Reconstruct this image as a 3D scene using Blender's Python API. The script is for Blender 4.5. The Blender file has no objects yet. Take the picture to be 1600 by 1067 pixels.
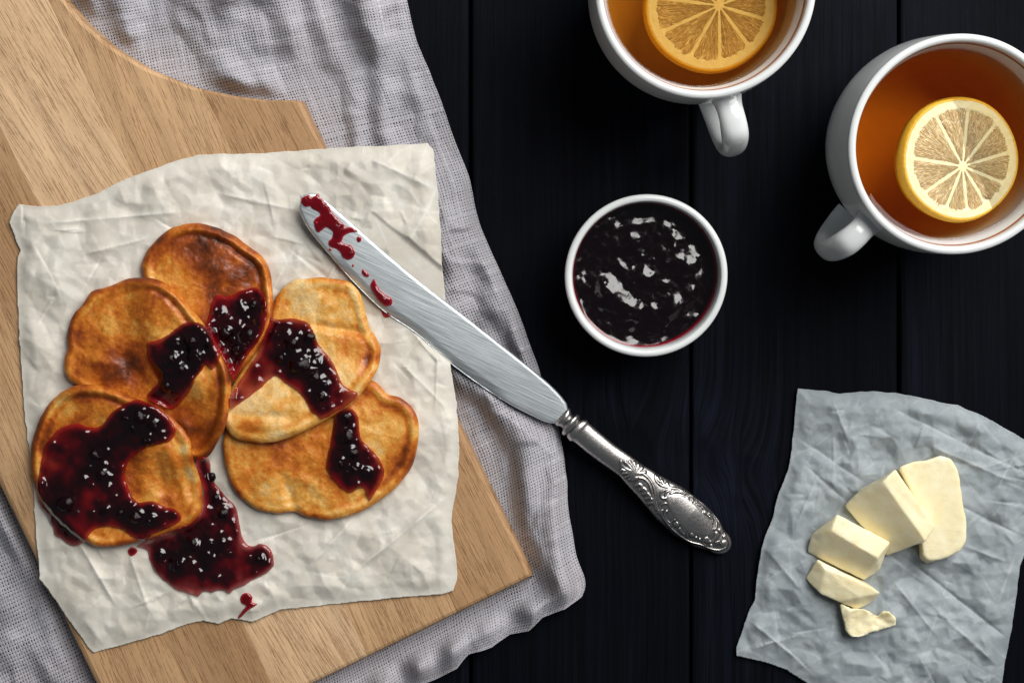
import bpy, math, random
import numpy as np
from mathutils import Vector
random.seed(7); RNG = np.random.RandomState(11)
SC = bpy.context.scene
COL = SC.collection

# ------------------------------------------------------------ camera, world, lights, exposure
D = 0.70            # camera height above the table, metres
K = 0.5 / 1600      # metres of table per photograph pixel
TILT = math.atan((533.5 - 240) * K / D)     # the camera leans: straight down is at pixel row 240
cam_d = bpy.data.cameras.new("camera"); cam = bpy.data.objects.new("camera", cam_d); COL.objects.link(cam)
CY, CZc = D * math.sin(TILT), D * math.cos(TILT)
cam.location = (0, CY, CZc); cam.rotation_euler = (-TILT, 0, 0)
cam_d.sensor_width = 36; cam_d.lens = 36 * D / 0.5; cam_d.clip_start = 0.02; cam_d.clip_end = 20
SC.camera = cam
w = bpy.data.worlds.new("World"); SC.world = w; w.use_nodes = True
bg = w.node_tree.nodes["Background"]; bg.inputs[0].default_value = (0.80, 0.90, 1.0, 1); bg.inputs[1].default_value = 0.085

def area_light(name, loc, target, sx, sy, power, color):
    l = bpy.data.lights.new(name, 'AREA'); l.shape = 'RECTANGLE'; l.size = sx; l.size_y = sy; l.energy = power; l.color = color
    o = bpy.data.objects.new(name, l); COL.objects.link(o); o.location = loc
    o.rotation_euler = (Vector(target) - Vector(loc)).to_track_quat('-Z', 'Y').to_euler()
    return o
area_light("window_light", (0.70, 0.84, 1.08), (-0.05, -0.02, 0), 1.0, 1.25, 36.0, (1.0, 0.985, 0.955))
area_light("fill_light", (0.5, 1.25, 1.3), (0, 0, 0), 1.0, 0.8, 2.0, (0.86, 0.93, 1.0))  # added fill lamp to soften shading on the cups, not a lamp of the room
SC.view_settings.view_transform = 'Standard'; SC.view_settings.look = 'None'; SC.view_settings.exposure = 0.0; SC.view_settings.gamma = 1.0
SC.render.engine = 'CYCLES'
SC.cycles.max_bounces = 8; SC.cycles.transparent_max_bounces = 12; SC.cycles.caustics_reflective = False; SC.cycles.caustics_refractive = False
SC.cycles.use_denoising = True

# ------------------------------------------------------------ helpers
def Wd(px, py, z):
    """point of the place that the photograph shows at pixel (px, py), at height z"""
    px = np.asarray(px, float); py = np.asarray(py, float); z = np.asarray(z, float) + 0 * px
    u = (px - 800) * K / D; v = (533.5 - py) * K / D; c, s = math.cos(TILT), math.sin(TILT)
    dy = v * c - s; dz = -v * s - c                                  # ray of that pixel
    t = (z - CZc) / dz
    return np.stack([u * t, CY + dy * t, z], -1)
def px_size(px, py, z):
    "metres per photograph pixel at that spot"
    v = (533.5 - py) * K / D; return (CZc - z) / (v * math.sin(TILT) + math.cos(TILT)) * K / D
def lin(r, g, b):
    f = lambda c: (c / 255 / 12.92) if c / 255 <= 0.04045 else ((c / 255 + 0.055) / 1.055) ** 2.4
    return (f(r), f(g), f(b))
def smooth01(x): x = np.clip(x, 0, 1); return x * x * (3 - 2 * x)

_tabs = {}
def vnoise(x, y, seed=0):
    if seed not in _tabs: _tabs[seed] = np.random.RandomState(1000 + seed).rand(256, 256) * 2 - 1
    t = _tabs[seed]
    xi = np.floor(x).astype(int); yi = np.floor(y).astype(int); u = smooth01(x - xi); v = smooth01(y - yi)
    g = lambda a, b: t[(xi + a) & 255, (yi + b) & 255]
    return (g(0, 0) * (1 - u) + g(1, 0) * u) * (1 - v) + (g(0, 1) * (1 - u) + g(1, 1) * u) * v
def fbm(x, y, size, octv=4, seed=0, gain=0.5):
    r = 0; a = 1; tot = 0; c, s = math.cos(0.6), math.sin(0.6)
    x = np.asarray(x, float) / size + 40; y = np.asarray(y, float) / size + 40
    for k in range(octv):
        r = r + a * vnoise(x, y, seed + k); tot += a; a *= gain
        x, y = (x * c - y * s) * 2.03 + 7.1, (x * s + y * c) * 2.03 + 3.3
    return r / tot
def facets(x, y, size, seed, warp=0.16, rot=0.0):
    """flat paper facets between sharp creases: heights -1..1 and closeness to a crease"""
    c, s = math.cos(rot), math.sin(rot)
    x, y = x * c - y * s, x * s + y * c
    wx = x + size * warp * fbm(x, y, size * 1.6, 2, seed + 50) * 2; wy = y + size * warp * fbm(x, y, size * 1.6, 2, seed + 60) * 2
    a = wx / size - wy / size * 0.577 + 60; b = wy / size * 1.155 + 60
    i = np.floor(a).astype(int); j = np.floor(b).astype(int); u = a - i; v = b - j
    if ('f', seed) not in _tabs: _tabs[('f', seed)] = np.random.RandomState(3000 + seed).rand(256, 256) * 2 - 1
    t = _tabs[('f', seed)]; g = lambda p, q: t[(i + p) & 255, (j + q) & 255]
    lo = u + v < 1
    h = np.where(lo, (1 - u - v) * g(0, 0) + u * g(1, 0) + v * g(0, 1), (u + v - 1) * g(1, 1) + (1 - u) * g(0, 1) + (1 - v) * g(1, 0))
    m = np.where(lo, np.minimum(np.minimum(1 - u - v, u), v), np.minimum(np.minimum(u + v - 1, 1 - u), 1 - v))
    return h, np.exp(-m * size / 1.6)
def crumple(x, y, seed, big):
    h = 0; cr = 0
    for k, (sz, am) in enumerate(((big, .75), (big * 0.52, 1.15), (big * 0.27, 0.95), (big * 0.13, 0.34))):
        f, c = facets(x, y, sz, seed + 7 * k, rot=0.5 * k + 0.3 * seed)
        mask = smooth01(0.95 + 1.2 * fbm(x, y, sz * 2.2, 2, seed + 90 + k))
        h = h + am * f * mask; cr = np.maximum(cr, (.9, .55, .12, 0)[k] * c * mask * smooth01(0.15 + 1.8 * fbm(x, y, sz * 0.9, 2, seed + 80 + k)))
    return h, cr

def catmull(pts, n=6, closed=True):
    P = np.array(pts, float); N = len(P); out = []
    rng = range(N) if closed else range(N - 1)
    for i in rng:
        if closed: a, b, c, d = P[i - 1], P[i], P[(i + 1) % N], P[(i + 2) % N]
        else: a, b, c, d = P[max(i - 1, 0)], P[i], P[i + 1], P[min(i + 2, N - 1)]
        for k in range(n):
            t = k / n
            out.append(0.5 * ((2 * b) + (-a + c) * t + (2 * a - 5 * b + 4 * c - d) * t * t + (-a + 3 * b - 3 * c + d) * t ** 3))
    if not closed: out.append(P[-1])
    return np.array(out)
def densify(pts, step, jag=0.0, seed=0, closed=True):
    P = np.array(pts, float); out = []
    N = len(P)
    for i in range(N if closed else N - 1):
        a, b = P[i], P[(i + 1) % N]; L = np.hypot(*(b - a)); n = max(1, int(L / step))
        for k in range(n): out.append(a + (b - a) * k / n)
    out = np.array(out)
    if jag: out = out + np.stack([fbm(out[:, 0], out[:, 1], 14, 3, seed), fbm(out[:, 0], out[:, 1], 14, 3, seed + 5)], -1) * jag
    return out
def sdf(X, Y, poly):
    """signed distance to a closed polygon (positive inside) and the closest boundary point"""
    sh = X.shape; x = X.ravel(); y = Y.ravel(); n = len(x)
    best = np.full(n, 1e18); cx = np.zeros(n); cy = np.zeros(n); ins = np.zeros(n, bool)
    A = poly; B = np.roll(poly, -1, 0)
    for (ax, ay), (bx, by) in zip(A, B):
        dx, dy = bx - ax, by - ay; L = dx * dx + dy * dy + 1e-12
        t = np.clip(((x - ax) * dx + (y - ay) * dy) / L, 0, 1)
        qx = ax + t * dx; qy = ay + t * dy; d = (x - qx) ** 2 + (y - qy) ** 2
        m = d < best; best[m] = d[m]; cx[m] = qx[m]; cy[m] = qy[m]
        c = ((ay > y) != (by > y)) & (x < dx * (y - ay) / (dy if dy else 1e-12) + ax)
        ins ^= c
    d = np.sqrt(best); d[~ins] *= -1
    return d.reshape(sh), cx.reshape(sh), cy.reshape(sh)

# support height raster over the picture plane, 2 px cells
RS = 2.0; RX0, RY0 = -200, -200; RW, RH = 1000, 740
RXX, RYY = np.meshgrid(RX0 + RS * np.arange(RW), RY0 + RS * np.arange(RH))
H = np.zeros((RH, RW))
def samp(A, px, py):
    x = np.clip((np.asarray(px, float) - RX0) / RS, 0, RW - 1.001); y = np.clip((np.asarray(py, float) - RY0) / RS, 0, RH - 1.001)
    i = x.astype(int); j = y.astype(int); u = x - i; v = y - j
    return (A[j, i] * (1 - u) + A[j, i + 1] * u) * (1 - v) + (A[j + 1, i] * (1 - u) + A[j + 1, i + 1] * u) * v
def blur(A, r, n=3):
    for _ in range(n):
        for ax in (0, 1):
            P = np.pad(A, [(r + 1, r) if k == ax else (0, 0) for k in (0, 1)], mode='edge'); c = np.cumsum(P, ax)
            A = (np.take(c, range(2 * r + 1, c.shape[ax]), ax) - np.take(c, range(0, c.shape[ax] - 2 * r - 1), ax)) / (2 * r + 1)
    return A
def dilate(A, r):
    for ax in (0, 1):
        B = A.copy()
        for k in range(-r, r + 1): B = np.maximum(B, np.roll(A, k, ax))
        A = B
    return A
def window(poly, pad=12):
    x0, y0 = poly.min(0) - pad; x1, y1 = poly.max(0) + pad
    i0 = max(0, int((x0 - RX0) / RS)); i1 = min(RW, int((x1 - RX0) / RS) + 1); j0 = max(0, int((y0 - RY0) / RS)); j1 = min(RH, int((y1 - RY0) / RS) + 1)
    return slice(j0, j1), slice(i0, i1)

def mesh_obj(name, V, F, mat, parent=None, loc=None, smooth=True, attrs=None, label=None, cat=None, group=None, kind=None):
    V = np.asarray(V, float).reshape(-1, 3)
    if parent is not None: base = np.array(parent.location)
    elif loc is not None: base = np.array(loc, float)
    else: base = np.array([V[:, 0].mean(), V[:, 1].mean(), V[:, 2].min()])
    me = bpy.data.meshes.new(name)
    if isinstance(F, np.ndarray): Fl = [F]
    else: Fl = [np.asarray(F, object)] if False else F
    me.vertices.add(len(V)); me.vertices.foreach_set("co", (V - base).astype(np.float32).ravel())
    if isinstance(Fl[0], np.ndarray):
        loops = np.concatenate([f.ravel() for f in Fl]); tot = np.concatenate([np.full(len(f), f.shape[1]) for f in Fl])
    else:
        loops = np.array([i for f in Fl for i in f]); tot = np.array([len(f) for f in Fl])
    st = np.concatenate([[0], np.cumsum(tot)[:-1]])
    me.loops.add(len(loops)); me.loops.foreach_set("vertex_index", loops.astype(np.int32))
    me.polygons.add(len(tot)); me.polygons.foreach_set("loop_start", st.astype(np.int32)); me.polygons.foreach_set("loop_total", tot.astype(np.int32))
    me.polygons.foreach_set("use_smooth", np.full(len(tot), smooth))
    for k, a in (attrs or {}).items():
        a = np.asarray(a, np.float32)
        if a.ndim == 1: at = me.attributes.new(k, 'FLOAT', 'POINT'); at.data.foreach_set("value", a)
        else:
            at = me.attributes.new(k, 'FLOAT_COLOR', 'POINT'); a4 = np.ones((len(a), 4), np.float32); a4[:, :a.shape[1]] = a; at.data.foreach_set("color", a4.ravel())
    me.update(calc_edges=True); me.validate()
    if mat: me.materials.append(mat)
    o = bpy.data.objects.new(name, me); COL.objects.link(o)
    if parent is not None: o.parent = parent
    else: o.location = base
    tag(o, label, cat, group, kind)
    return o
def tag(o, label=None, cat=None, group=None, kind=None):
    for k, v in (('label', label), ('category', cat), ('group', group), ('kind', kind)):
        if v: o[k] = v
    return o
def thing(name, loc, label=None, cat=None, group=None, kind=None):
    o = bpy.data.objects.new(name, None); COL.objects.link(o); o.location = loc; o.empty_display_size = 0.01
    bpy.context.view_layer.update()
    return tag(o, label, cat, group, kind)
def grid_faces(nu, nv, wrap=False):
    """faces of an nu x nv vertex grid (row-major, nv columns)"""
    i = np.arange(nu - 1)[:, None]; j = np.arange(nv if wrap else nv - 1)[None, :]; jn = (j + 1) % nv
    return np.stack([i * nv + j, i * nv + jn, (i + 1) * nv + jn, (i + 1) * nv + j], -1).reshape(-1, 4)
def flip(F): return F[:, ::-1].copy()
def sheet(poly, sp):
    """grid that fills a picture-plane polygon with its rim snapped on to the outline"""
    x0, y0 = poly.min(0) - sp; x1, y1 = poly.max(0) + sp
    xs = np.arange(x0, x1 + sp, sp); ys = np.arange(y0, y1 + sp, sp); X, Y = np.meshgrid(xs, ys)
    d, cx, cy = sdf(X, Y, poly)
    out = d < 0.25 * sp; keep = d > -0.8 * sp
    X = np.where(out, cx, X); Y = np.where(out, cy, Y); dd = np.where(out, 0, d)
    F = grid_faces(*X.shape); dr = d.ravel(); ok = keep.ravel()[F].all(1) & (dr[F].max(1) > 0); F = F[ok]
    used = np.unique(F); m = np.zeros(X.size, int); m[used] = np.arange(len(used))
    return X.ravel()[used], Y.ravel()[used], dd.ravel()[used], flip(m[F])
def lathe(name, prof, mat, center, seg=96, **kw):
    prof = np.array(prof, float); a = np.linspace(0, 2 * np.pi, seg, endpoint=False)
    V = np.stack([center[0] + prof[:, None, 0] * np.cos(a), center[1] + prof[:, None, 0] * np.sin(a), center[2] + prof[:, None, 1] + 0 * a], -1)
    return mesh_obj(name, V, grid_faces(len(prof), seg, True), mat, **kw)
def tube(path, rad, seg=8, flat=1.0, up=(0, 0, 1)):
    """swept tube; rad per point"""
    P = np.array(path, float); n = len(P); T = np.gradient(P, axis=0); T /= np.linalg.norm(T, axis=1)[:, None] + 1e-12
    rad = np.broadcast_to(rad, n); up = np.array(up, float)
    S = np.cross(T, up); S /= np.linalg.norm(S, axis=1)[:, None] + 1e-9; U = np.cross(S, T)
    a = np.linspace(0, 2 * np.pi, seg, endpoint=False)
    V = P[:, None] + rad[:, None, None] * (S[:, None] * np.cos(a)[None, :, None] + flat * U[:, None] * np.sin(a)[None, :, None])
    F = [list(map(int, f)) for f in grid_faces(n, seg, True)] + [list(range(seg)), list(range((n - 1) * seg, n * seg))[::-1]]
    return V.reshape(-1, 3), F
def subsurf(o, n=1):
    m = o.modifiers.new("subdivision", 'SUBSURF'); m.levels = n; m.render_levels = n

# ------------------------------------------------------------ materials
class M:
    def __init__(s, name):
        s.m = bpy.data.materials.new(name); s.m.use_nodes = True; s.t = s.m.node_tree; s.b = s.t.nodes["Principled BSDF"]; s.out = s.t.nodes["Material Output"]
    def n(s, typ, **kw):
        nd = s.t.nodes.new(typ)
        for k, v in kw.items():
            if k.startswith('i_'):
                key = k[2:].replace('_', ' ')
                s.put(nd.inputs[int(key)] if key.isdigit() else nd.inputs[key], v)
            else: setattr(nd, k, v)
        return nd
    def put(s, sock, v):
        if isinstance(v, bpy.types.NodeSocket): s.t.links.new(v, sock)
        elif isinstance(v, bpy.types.Node): s.t.links.new(v.outputs[0], sock)
        else:
            if hasattr(sock.default_value, '__len__') and len(sock.default_value) == 4 and len(v) == 3: v = (*v, 1)
            sock.default_value = v
    def set(s, **kw):
        for k, v in kw.items(): s.put(s.b.inputs[k.replace('_', ' ')], v)
    def attr(s, name, out='Fac'): return s.n('ShaderNodeAttribute', attribute_name=name).outputs[out]
    def obj(s): return s.n('ShaderNodeTexCoord').outputs['Object']
    def scale(s, vec, sc): return s.n('ShaderNodeVectorMath', operation='MULTIPLY', i_0=vec, i_1=sc).outputs[0]
    def noise(s, vec, scale, detail=3, rough=0.5, dist=0.0):
        return s.n('ShaderNodeTexNoise', i_Vector=vec, i_Scale=scale, i_Detail=detail, i_Roughness=rough, i_Distortion=dist).outputs['Fac']
    def ramp(s, fac, stops):
        r = s.n('ShaderNodeValToRGB', i_0=fac); e = r.color_ramp.elements
        while len(e) < len(stops): e.new(0.5)
        for el, (p, c) in zip(e, stops): el.position = p; el.color = (*c, 1) if len(c) == 3 else c
        return r.outputs['Color']
    def rng(s, v, a, b, c, d): return s.n('ShaderNodeMapRange', i_0=v, i_1=a, i_2=b, i_3=c, i_4=d).outputs[0]
    def math(s, op, a, b=0.0): return s.n('ShaderNodeMath', operation=op, i_0=a, i_1=b).outputs[0]
    def mix(s, f, a, b, mode='MIX'):
        nd = s.n('ShaderNodeMix', data_type='RGBA', blend_type=mode); s.put(nd.inputs[0], f); s.put(nd.inputs[6], a); s.put(nd.inputs[7], b); return nd.outputs[2]
    def bump(s, h, strength, dist, prev=None):
        nd = s.n('ShaderNodeBump', i_Strength=strength, i_Distance=dist, i_Height=h)
        if prev is not None: s.put(nd.inputs['Normal'], prev)
        return nd.outputs[0]

def m_table():
    m = M("dark stained planks"); g = m.attr("grain", 'Vector')
    fine = m.noise(m.scale(g, (2600, 26, 1)), 1, 4, .6); broad = m.noise(m.scale(g, (420, 8, 1)), 1, 3, .55)
    weave = m.noise(m.scale(g, (900, 500, 1)), 1, 2, .6)
    worn = m.attr("worn"); o = m.obj(); blotch = m.noise(o, 14, 4, .6)
    mixf = m.math('ADD', m.math('MULTIPLY', fine, .5), m.math('MULTIPLY', broad, .5))
    c = m.ramp(mixf, [(.3, (.0006, .0007, .0012)), (.55, (.0021, .0026, .0050)), (.75, (.0044, .0056, .0108))])
    wc = m.mix(m.math('MULTIPLY', worn, m.rng(mixf, .42, .66, 0, 1)), c, (.010, .013, .026))
    m.set(Base_Color=wc, Roughness=m.rng(blotch, .3, .7, .52, .74), Specular_IOR_Level=.06)
    h = m.math('ADD', m.math('MULTIPLY', fine, .6), m.math('ADD', broad, m.math('MULTIPLY', weave, .3)))
    m.set(Normal=m.bump(h, .75, .00035)); return m.m
def m_cloth():
    m = M("mauve grey linen thread"); o = m.obj(); s = m.attr("slub")
    f = m.noise(o, 2600, 2, .6); b = m.noise(o, 30, 3)
    c = m.mix(m.rng(f, .3, .7, 0, 1), (.29, .28, .315), (.56, .55, .585)); c = m.mix(m.rng(b, .35, .7, 0, .35), c, (.40, .345, .36))
    c = m.mix(m.rng(s, 0, 1, 0, .4), c, (.70, .69, .70))
    m.set(Base_Color=c, Roughness=.95, Specular_IOR_Level=.12, Sheen_Weight=.25, Sheen_Roughness=.5, Normal=m.bump(f, .6, .0002)); return m.m
def m_board(tone, shear, seed):
    m = M("oak stave"); g = m.attr("grain", 'Vector')
    sep = m.n('ShaderNodeSeparateXYZ', i_0=g); t, o = sep.outputs[0], sep.outputs[1]
    o2 = m.math('ADD', o, m.math('MULTIPLY', t, shear))
    v = m.n('ShaderNodeCombineXYZ', i_0=t, i_1=o2, i_2=seed).outputs[0]
    warp = m.noise(m.scale(v, (9, 40, 1)), 1, 2)
    v2 = m.n('ShaderNodeCombineXYZ', i_0=t, i_1=m.math('ADD', o2, m.math('MULTIPLY', warp, .006)), i_2=seed).outputs[0]
    pores = m.noise(m.scale(v2, (80, 1900, 1)), 1, 2, .55); pores2 = m.noise(m.scale(v2, (22, 900, 1)), 1, 2, .5)
    band = m.noise(m.scale(v2, (4, 120, 1)), 1, 3, .6); ray = m.noise(m.scale(v, (500, 800, 1)), 1, 2, .6); broad = m.noise(m.scale(v, (12, 22, 1)), 1, 2)
    base = m.ramp(band, [(.28, tuple(x * .80 for x in tone)), (.5, tone), (.72, tuple(min(1, x * 1.22) for x in tone))])
    base = m.mix(m.rng(broad, .35, .68, 0, .45), base, tuple(x * y for x, y in zip(tone, (.70, .60, .50))))
    dens = m.rng(m.noise(m.scale(v2, (6, 55, 1)), 1, 2), .35, .65, .42, .50)
    p1 = m.n('ShaderNodeMapRange', i_0=pores, i_1=m.math('SUBTRACT', dens, .07), i_2=dens, i_3=1.0, i_4=0.0).outputs[0]
    p2 = m.rng(pores2, .33, .43, .75, 0)
    p = m.math('MAXIMUM', p1, p2)
    base = m.mix(m.math('MULTIPLY', p, .62), base, tuple(x * y for x, y in zip(tone, (.34, .23, .15))))
    base = m.mix(m.rng(ray, .4, .7, 0, .22), base, tuple(min(1, x * 1.25) for x in tone))
    m.set(Base_Color=base, Roughness=.55, Specular_IOR_Level=.25, Normal=m.bump(m.math('SUBTRACT', m.math('MULTIPLY', ray, .25), p), .4, .0002)); return m.m
def m_paper(name, c1, c2, crease, trans):
    m = M(name); o = m.obj(); f = m.noise(o, 700, 4, .7); b = m.noise(o, 55, 4, .65); cl = m.noise(o, 190, 4, .7)
    c = m.mix(m.rng(b, .32, .68, 0, 1), c1, c2); c = m.mix(m.rng(cl, .35, .7, 0, .18), c, tuple(x * .72 for x in c1))
    c = m.mix(m.rng(m.attr("patch"), 0, 1, 0, .38), c, tuple(x * .70 for x in c1))
    c = m.mix(m.math('MULTIPLY', m.attr("crease"), .62), c, crease)  # whitish cracks in the paper, with crease highlights also put into the colour
    c = m.mix(m.rng(f, .3, .7, 0, .16), c, tuple(x * .6 for x in c1))
    m.set(Base_Color=c, Roughness=.62, Specular_IOR_Level=.3, Normal=m.bump(f, .16, .0002))
    tr = m.n('ShaderNodeBsdfTranslucent'); m.put(tr.inputs[0], c)
    mx = m.n('ShaderNodeMixShader', i_0=trans); m.t.links.new(m.b.outputs[0], mx.inputs[1]); m.t.links.new(tr.outputs[0], mx.inputs[2]); m.t.links.new(mx.outputs[0], m.out.inputs[0])
    return m.m
def m_pancake():
    m = M("fried batter"); o = m.obj(); c = m.attr("tone", 'Color')
    f = m.noise(o, 1500, 4, .7); g = m.noise(o, 420, 4, .65); v = m.n('ShaderNodeTexVoronoi', i_Vector=o, i_Scale=620).outputs['Distance']
    c = m.mix(m.rng(f, .34, .66, 0, .55), c, (.22, .085, .02), 'MULTIPLY') if False else m.mix(m.rng(f, .40, .66, 0, .42), c, m.mix(1.0, c, (.42, .33, .24), 'MULTIPLY'))
    vp = m.n('ShaderNodeTexVoronoi', i_Vector=o, i_Scale=1100).outputs['Distance']
    c = m.mix(m.math('MULTIPLY', m.rng(vp, .0, .25, 1, 0), m.rng(g, .48, .62, 0, .55)), c, m.mix(1.0, c, (.45, .33, .25), 'MULTIPLY'))
    c = m.mix(m.rng(g, .5, .72, 0, .35), c, m.mix(1.0, c, (1.22, 1.08, .92), 'MULTIPLY'))
    m.set(Base_Color=c, Roughness=m.rng(g, .35, .65, .27, .50), Specular_IOR_Level=.45, Subsurface_Weight=.12, Subsurface_Radius=(1, .5, .2), Subsurface_Scale=.0015)
    h = m.math('ADD', m.math('MULTIPLY', f, .5), m.math('ADD', g, m.math('MULTIPLY', v, .35)))
    m.set(Normal=m.bump(h, .55, .00045)); return m.m
def m_jam(name="berry jam", thin=(.36, .004, .012), thick=(.0055, .0005, .0014), amin=.66, bmp=.10, rgh=.09):
    m = M(name); o = m.obj(); t = m.attr("thick")
    c = m.ramp(t, [(.0, thin), (.30, tuple(x * .36 for x in thin)), (.62, tuple(x * .05 + y for x, y in zip(thin, thick))), (1.0, thick)])
    n = m.noise(o, 420, 3, .6); n2 = m.noise(o, 1300, 2, .6); n3 = m.noise(o, 150, 2); vo = m.n('ShaderNodeTexVoronoi', i_Vector=o, i_Scale=520).outputs['Distance']; seedy = m.math('MULTIPLY', m.rng(vo, .0, .32, 1, 0), m.math('MULTIPLY', t, m.rng(n, .42, .6, 0, 2.2)))
    rv = m.rng(m.noise(o, 330, 4, .7), .38, .66, rgh * .6, rgh * 2.1)
    m.set(Base_Color=c, Roughness=rv, Specular_IOR_Level=.6, Alpha=m.rng(t, .05, .5, amin, 1.0))
    h = m.math('ADD', m.math('MULTIPLY', n, .9), m.math('ADD', m.math('MULTIPLY', seedy, .10), m.math('MULTIPLY', n3, 1.0)))
    m.set(Normal=m.bump(h, bmp, .0006)); return m.m
def m_berry():
    m = M("cooked berry skin"); o = m.obj(); n = m.noise(o, 500, 3, .6); n2 = m.noise(o, 1600, 2)
    c = m.mix(m.rng(n, .45, .7, 0, 1), (.003, .0006, .0015), (.016, .001, .003))
    m.set(Base_Color=c, Roughness=.12, Specular_IOR_Level=.38, Normal=m.bump(m.math('ADD', n, m.math('MULTIPLY', n2, .2)), .28, .0005)); return m.m
def m_porcelain():
    m = M("white glazed porcelain"); o = m.obj(); n = m.noise(o, 60, 3)
    c = m.mix(m.rng(n, .35, .7, 0, 1), (.70, .72, .72), (.77, .785, .78))
    m.set(Base_Color=c, Roughness=.10, Specular_IOR_Level=.5, Normal=m.bump(n, .12, .0008)); return m.m
def m_plain(name, c, rough=.4, metal=0.0):
    m = M(name); o = m.obj(); n = m.noise(o, 300, 3)
    m.set(Base_Color=m.mix(m.rng(n, .3, .7, 0, 1), tuple(x * .85 for x in c), c), Roughness=rough, Metallic=metal); return m.m
def m_tea(dens):
    m = M("black tea"); o = m.obj()
    fr = m.n('ShaderNodeFresnel', i_IOR=1.33); tr = m.n('ShaderNodeBsdfTransparent'); gl = m.n('ShaderNodeBsdfGlossy', i_Roughness=.01)
    mx = m.n('ShaderNodeMixShader', i_0=fr.outputs[0]); m.t.links.new(tr.outputs[0], mx.inputs[1]); m.t.links.new(gl.outputs[0], mx.inputs[2]); m.t.links.new(mx.outputs[0], m.out.inputs[0])
    va = m.n('ShaderNodeVolumeAbsorption', i_Color=(.995, .70, 0.0), i_Density=dens); m.t.links.new(va.outputs[0], m.out.inputs[1])
    m.t.nodes.remove(m.b); return m.m
def m_flesh():
    m = M("lemon flesh"); p = m.attr("polar", 'Vector')
    fib = m.noise(m.scale(p, (5, 42, 1)), 1, 3, .6, .5); fib2 = m.noise(m.scale(p, (11, 90, 1)), 1, 2, .6, .3); blot = m.noise(m.scale(p, (3, 14, 1)), 1, 2)
    f = m.math('ADD', m.math('MULTIPLY', fib, .6), m.math('MULTIPLY', fib2, .4))
    c = m.ramp(f, [(.34, (.34, .16, .05)), (.46, (.54, .31, .12)), (.56, (.70, .49, .24)), (.70, (.88, .76, .48))])
    ve = m.n('ShaderNodeTexVoronoi', feature='DISTANCE_TO_EDGE', i_Vector=m.scale(p, (6.5, 30, 1)), i_Scale=1.0, i_Randomness=1.0).outputs['Distance']
    ed = m.rng(ve, .02, .14, 1, 0); c = m.mix(m.math('MULTIPLY', ed, .55), c, (.90, .78, .50)); f = m.math('ADD', m.math('MULTIPLY', f, .6), m.rng(ve, 0, .25, 0, .7))
    c = m.mix(m.rng(blot, .35, .65, .0, .35), c, (.80, .62, .28))
    m.set(Base_Color=c, Roughness=.15, Specular_IOR_Level=.5, Subsurface_Weight=.25, Subsurface_Radius=(1, .7, .3), Subsurface_Scale=.002, Normal=m.bump(f, .8, .0008)); return m.m
def m_simple_tex(name, c1, c2, scale, rough, sss=0.0, bump=.3, bd=.0004, spec=.4, drag=False):
    m = M(name); o = m.obj(); n = m.noise(o, scale, 4, .6); n2 = m.noise(o, scale * 4, 3, .6)
    if drag: n2 = m.math('ADD', n2, m.math('MULTIPLY', m.noise(m.scale(o, (180, 1100, 700)), 1, 2, .6), 1.2))
    m.set(Base_Color=m.mix(m.rng(n, .3, .7, 0, 1), c1, c2), Roughness=rough, Specular_IOR_Level=spec, Subsurface_Weight=sss, Subsurface_Radius=(1, .8, .45), Subsurface_Scale=.003,
          Normal=m.bump(m.math('ADD', n, m.math('MULTIPLY', n2, .6)), bump, bd)); return m.m
def m_blade():
    m = M("brushed steel"); k = m.attr("kcoord", 'Vector')
    a = m.noise(m.scale(k, (60, 1700, 1)), 1, 4, .65); b = m.noise(m.scale(k, (22, 1100, 1)), 1, 3, .6); sc = m.noise(m.scale(k, (70, 2600, 1)), 1, 1)
    scr = m.rng(sc, .58, .72, 0, 1)
    c = m.mix(m.rng(b, .38, .62, 0, 1), (.60, .65, .67), (.84, .88, .90)); c = m.mix(m.math('MULTIPLY', scr, .55), c, (.30, .34, .37))
    m.set(Base_Color=c, Metallic=.86, Roughness=m.rng(a, .3, .7, .40, .56), Normal=m.bump(m.math('ADD', a, b), .20, .0003)); return m.m
def m_silver():
    m = M("old silver plate"); cv = m.attr("cavity"); o = m.obj(); n = m.noise(o, 900, 4, .7); n2 = m.noise(o, 70, 3)
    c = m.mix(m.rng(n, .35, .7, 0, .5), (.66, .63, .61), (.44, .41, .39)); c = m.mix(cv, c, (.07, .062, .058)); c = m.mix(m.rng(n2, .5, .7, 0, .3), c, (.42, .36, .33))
    m.set(Base_Color=c, Metallic=1.0, Roughness=m.rng(n, .3, .7, .26, .42), Normal=m.bump(n, .25, .0003)); return m.m

T_TABLE = m_table(); T_CLOTH = m_cloth(); T_PANCAKE = m_pancake(); T_JAM = m_jam(); T_BERRY = m_berry(); T_PORC = m_porcelain()
T_BLADE = m_blade(); T_SILVER = m_silver(); T_FLESH = m_flesh()
T_SMEAR = m_jam("thin red jam", (.42, .004, .016), (.09, .001, .004), .88, .5, .05)
T_BUTTER = m_simple_tex("yellow butter", (.86, .75, .46), (.93, .85, .61), 130, .34, .5, .22, .0005, drag=True)
T_RIND = m_simple_tex("lemon rind", (.80, .40, .02), (.90, .52, .05), 700, .35, .15, .5, .0005)
T_PITH = m_simple_tex("lemon pith", (.82, .69, .36), (.88, .77, .49), 350, .45, .2, .4, .0004)
T_BAND = m_plain("copper rim line", (.36, .10, .035), .3)

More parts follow.
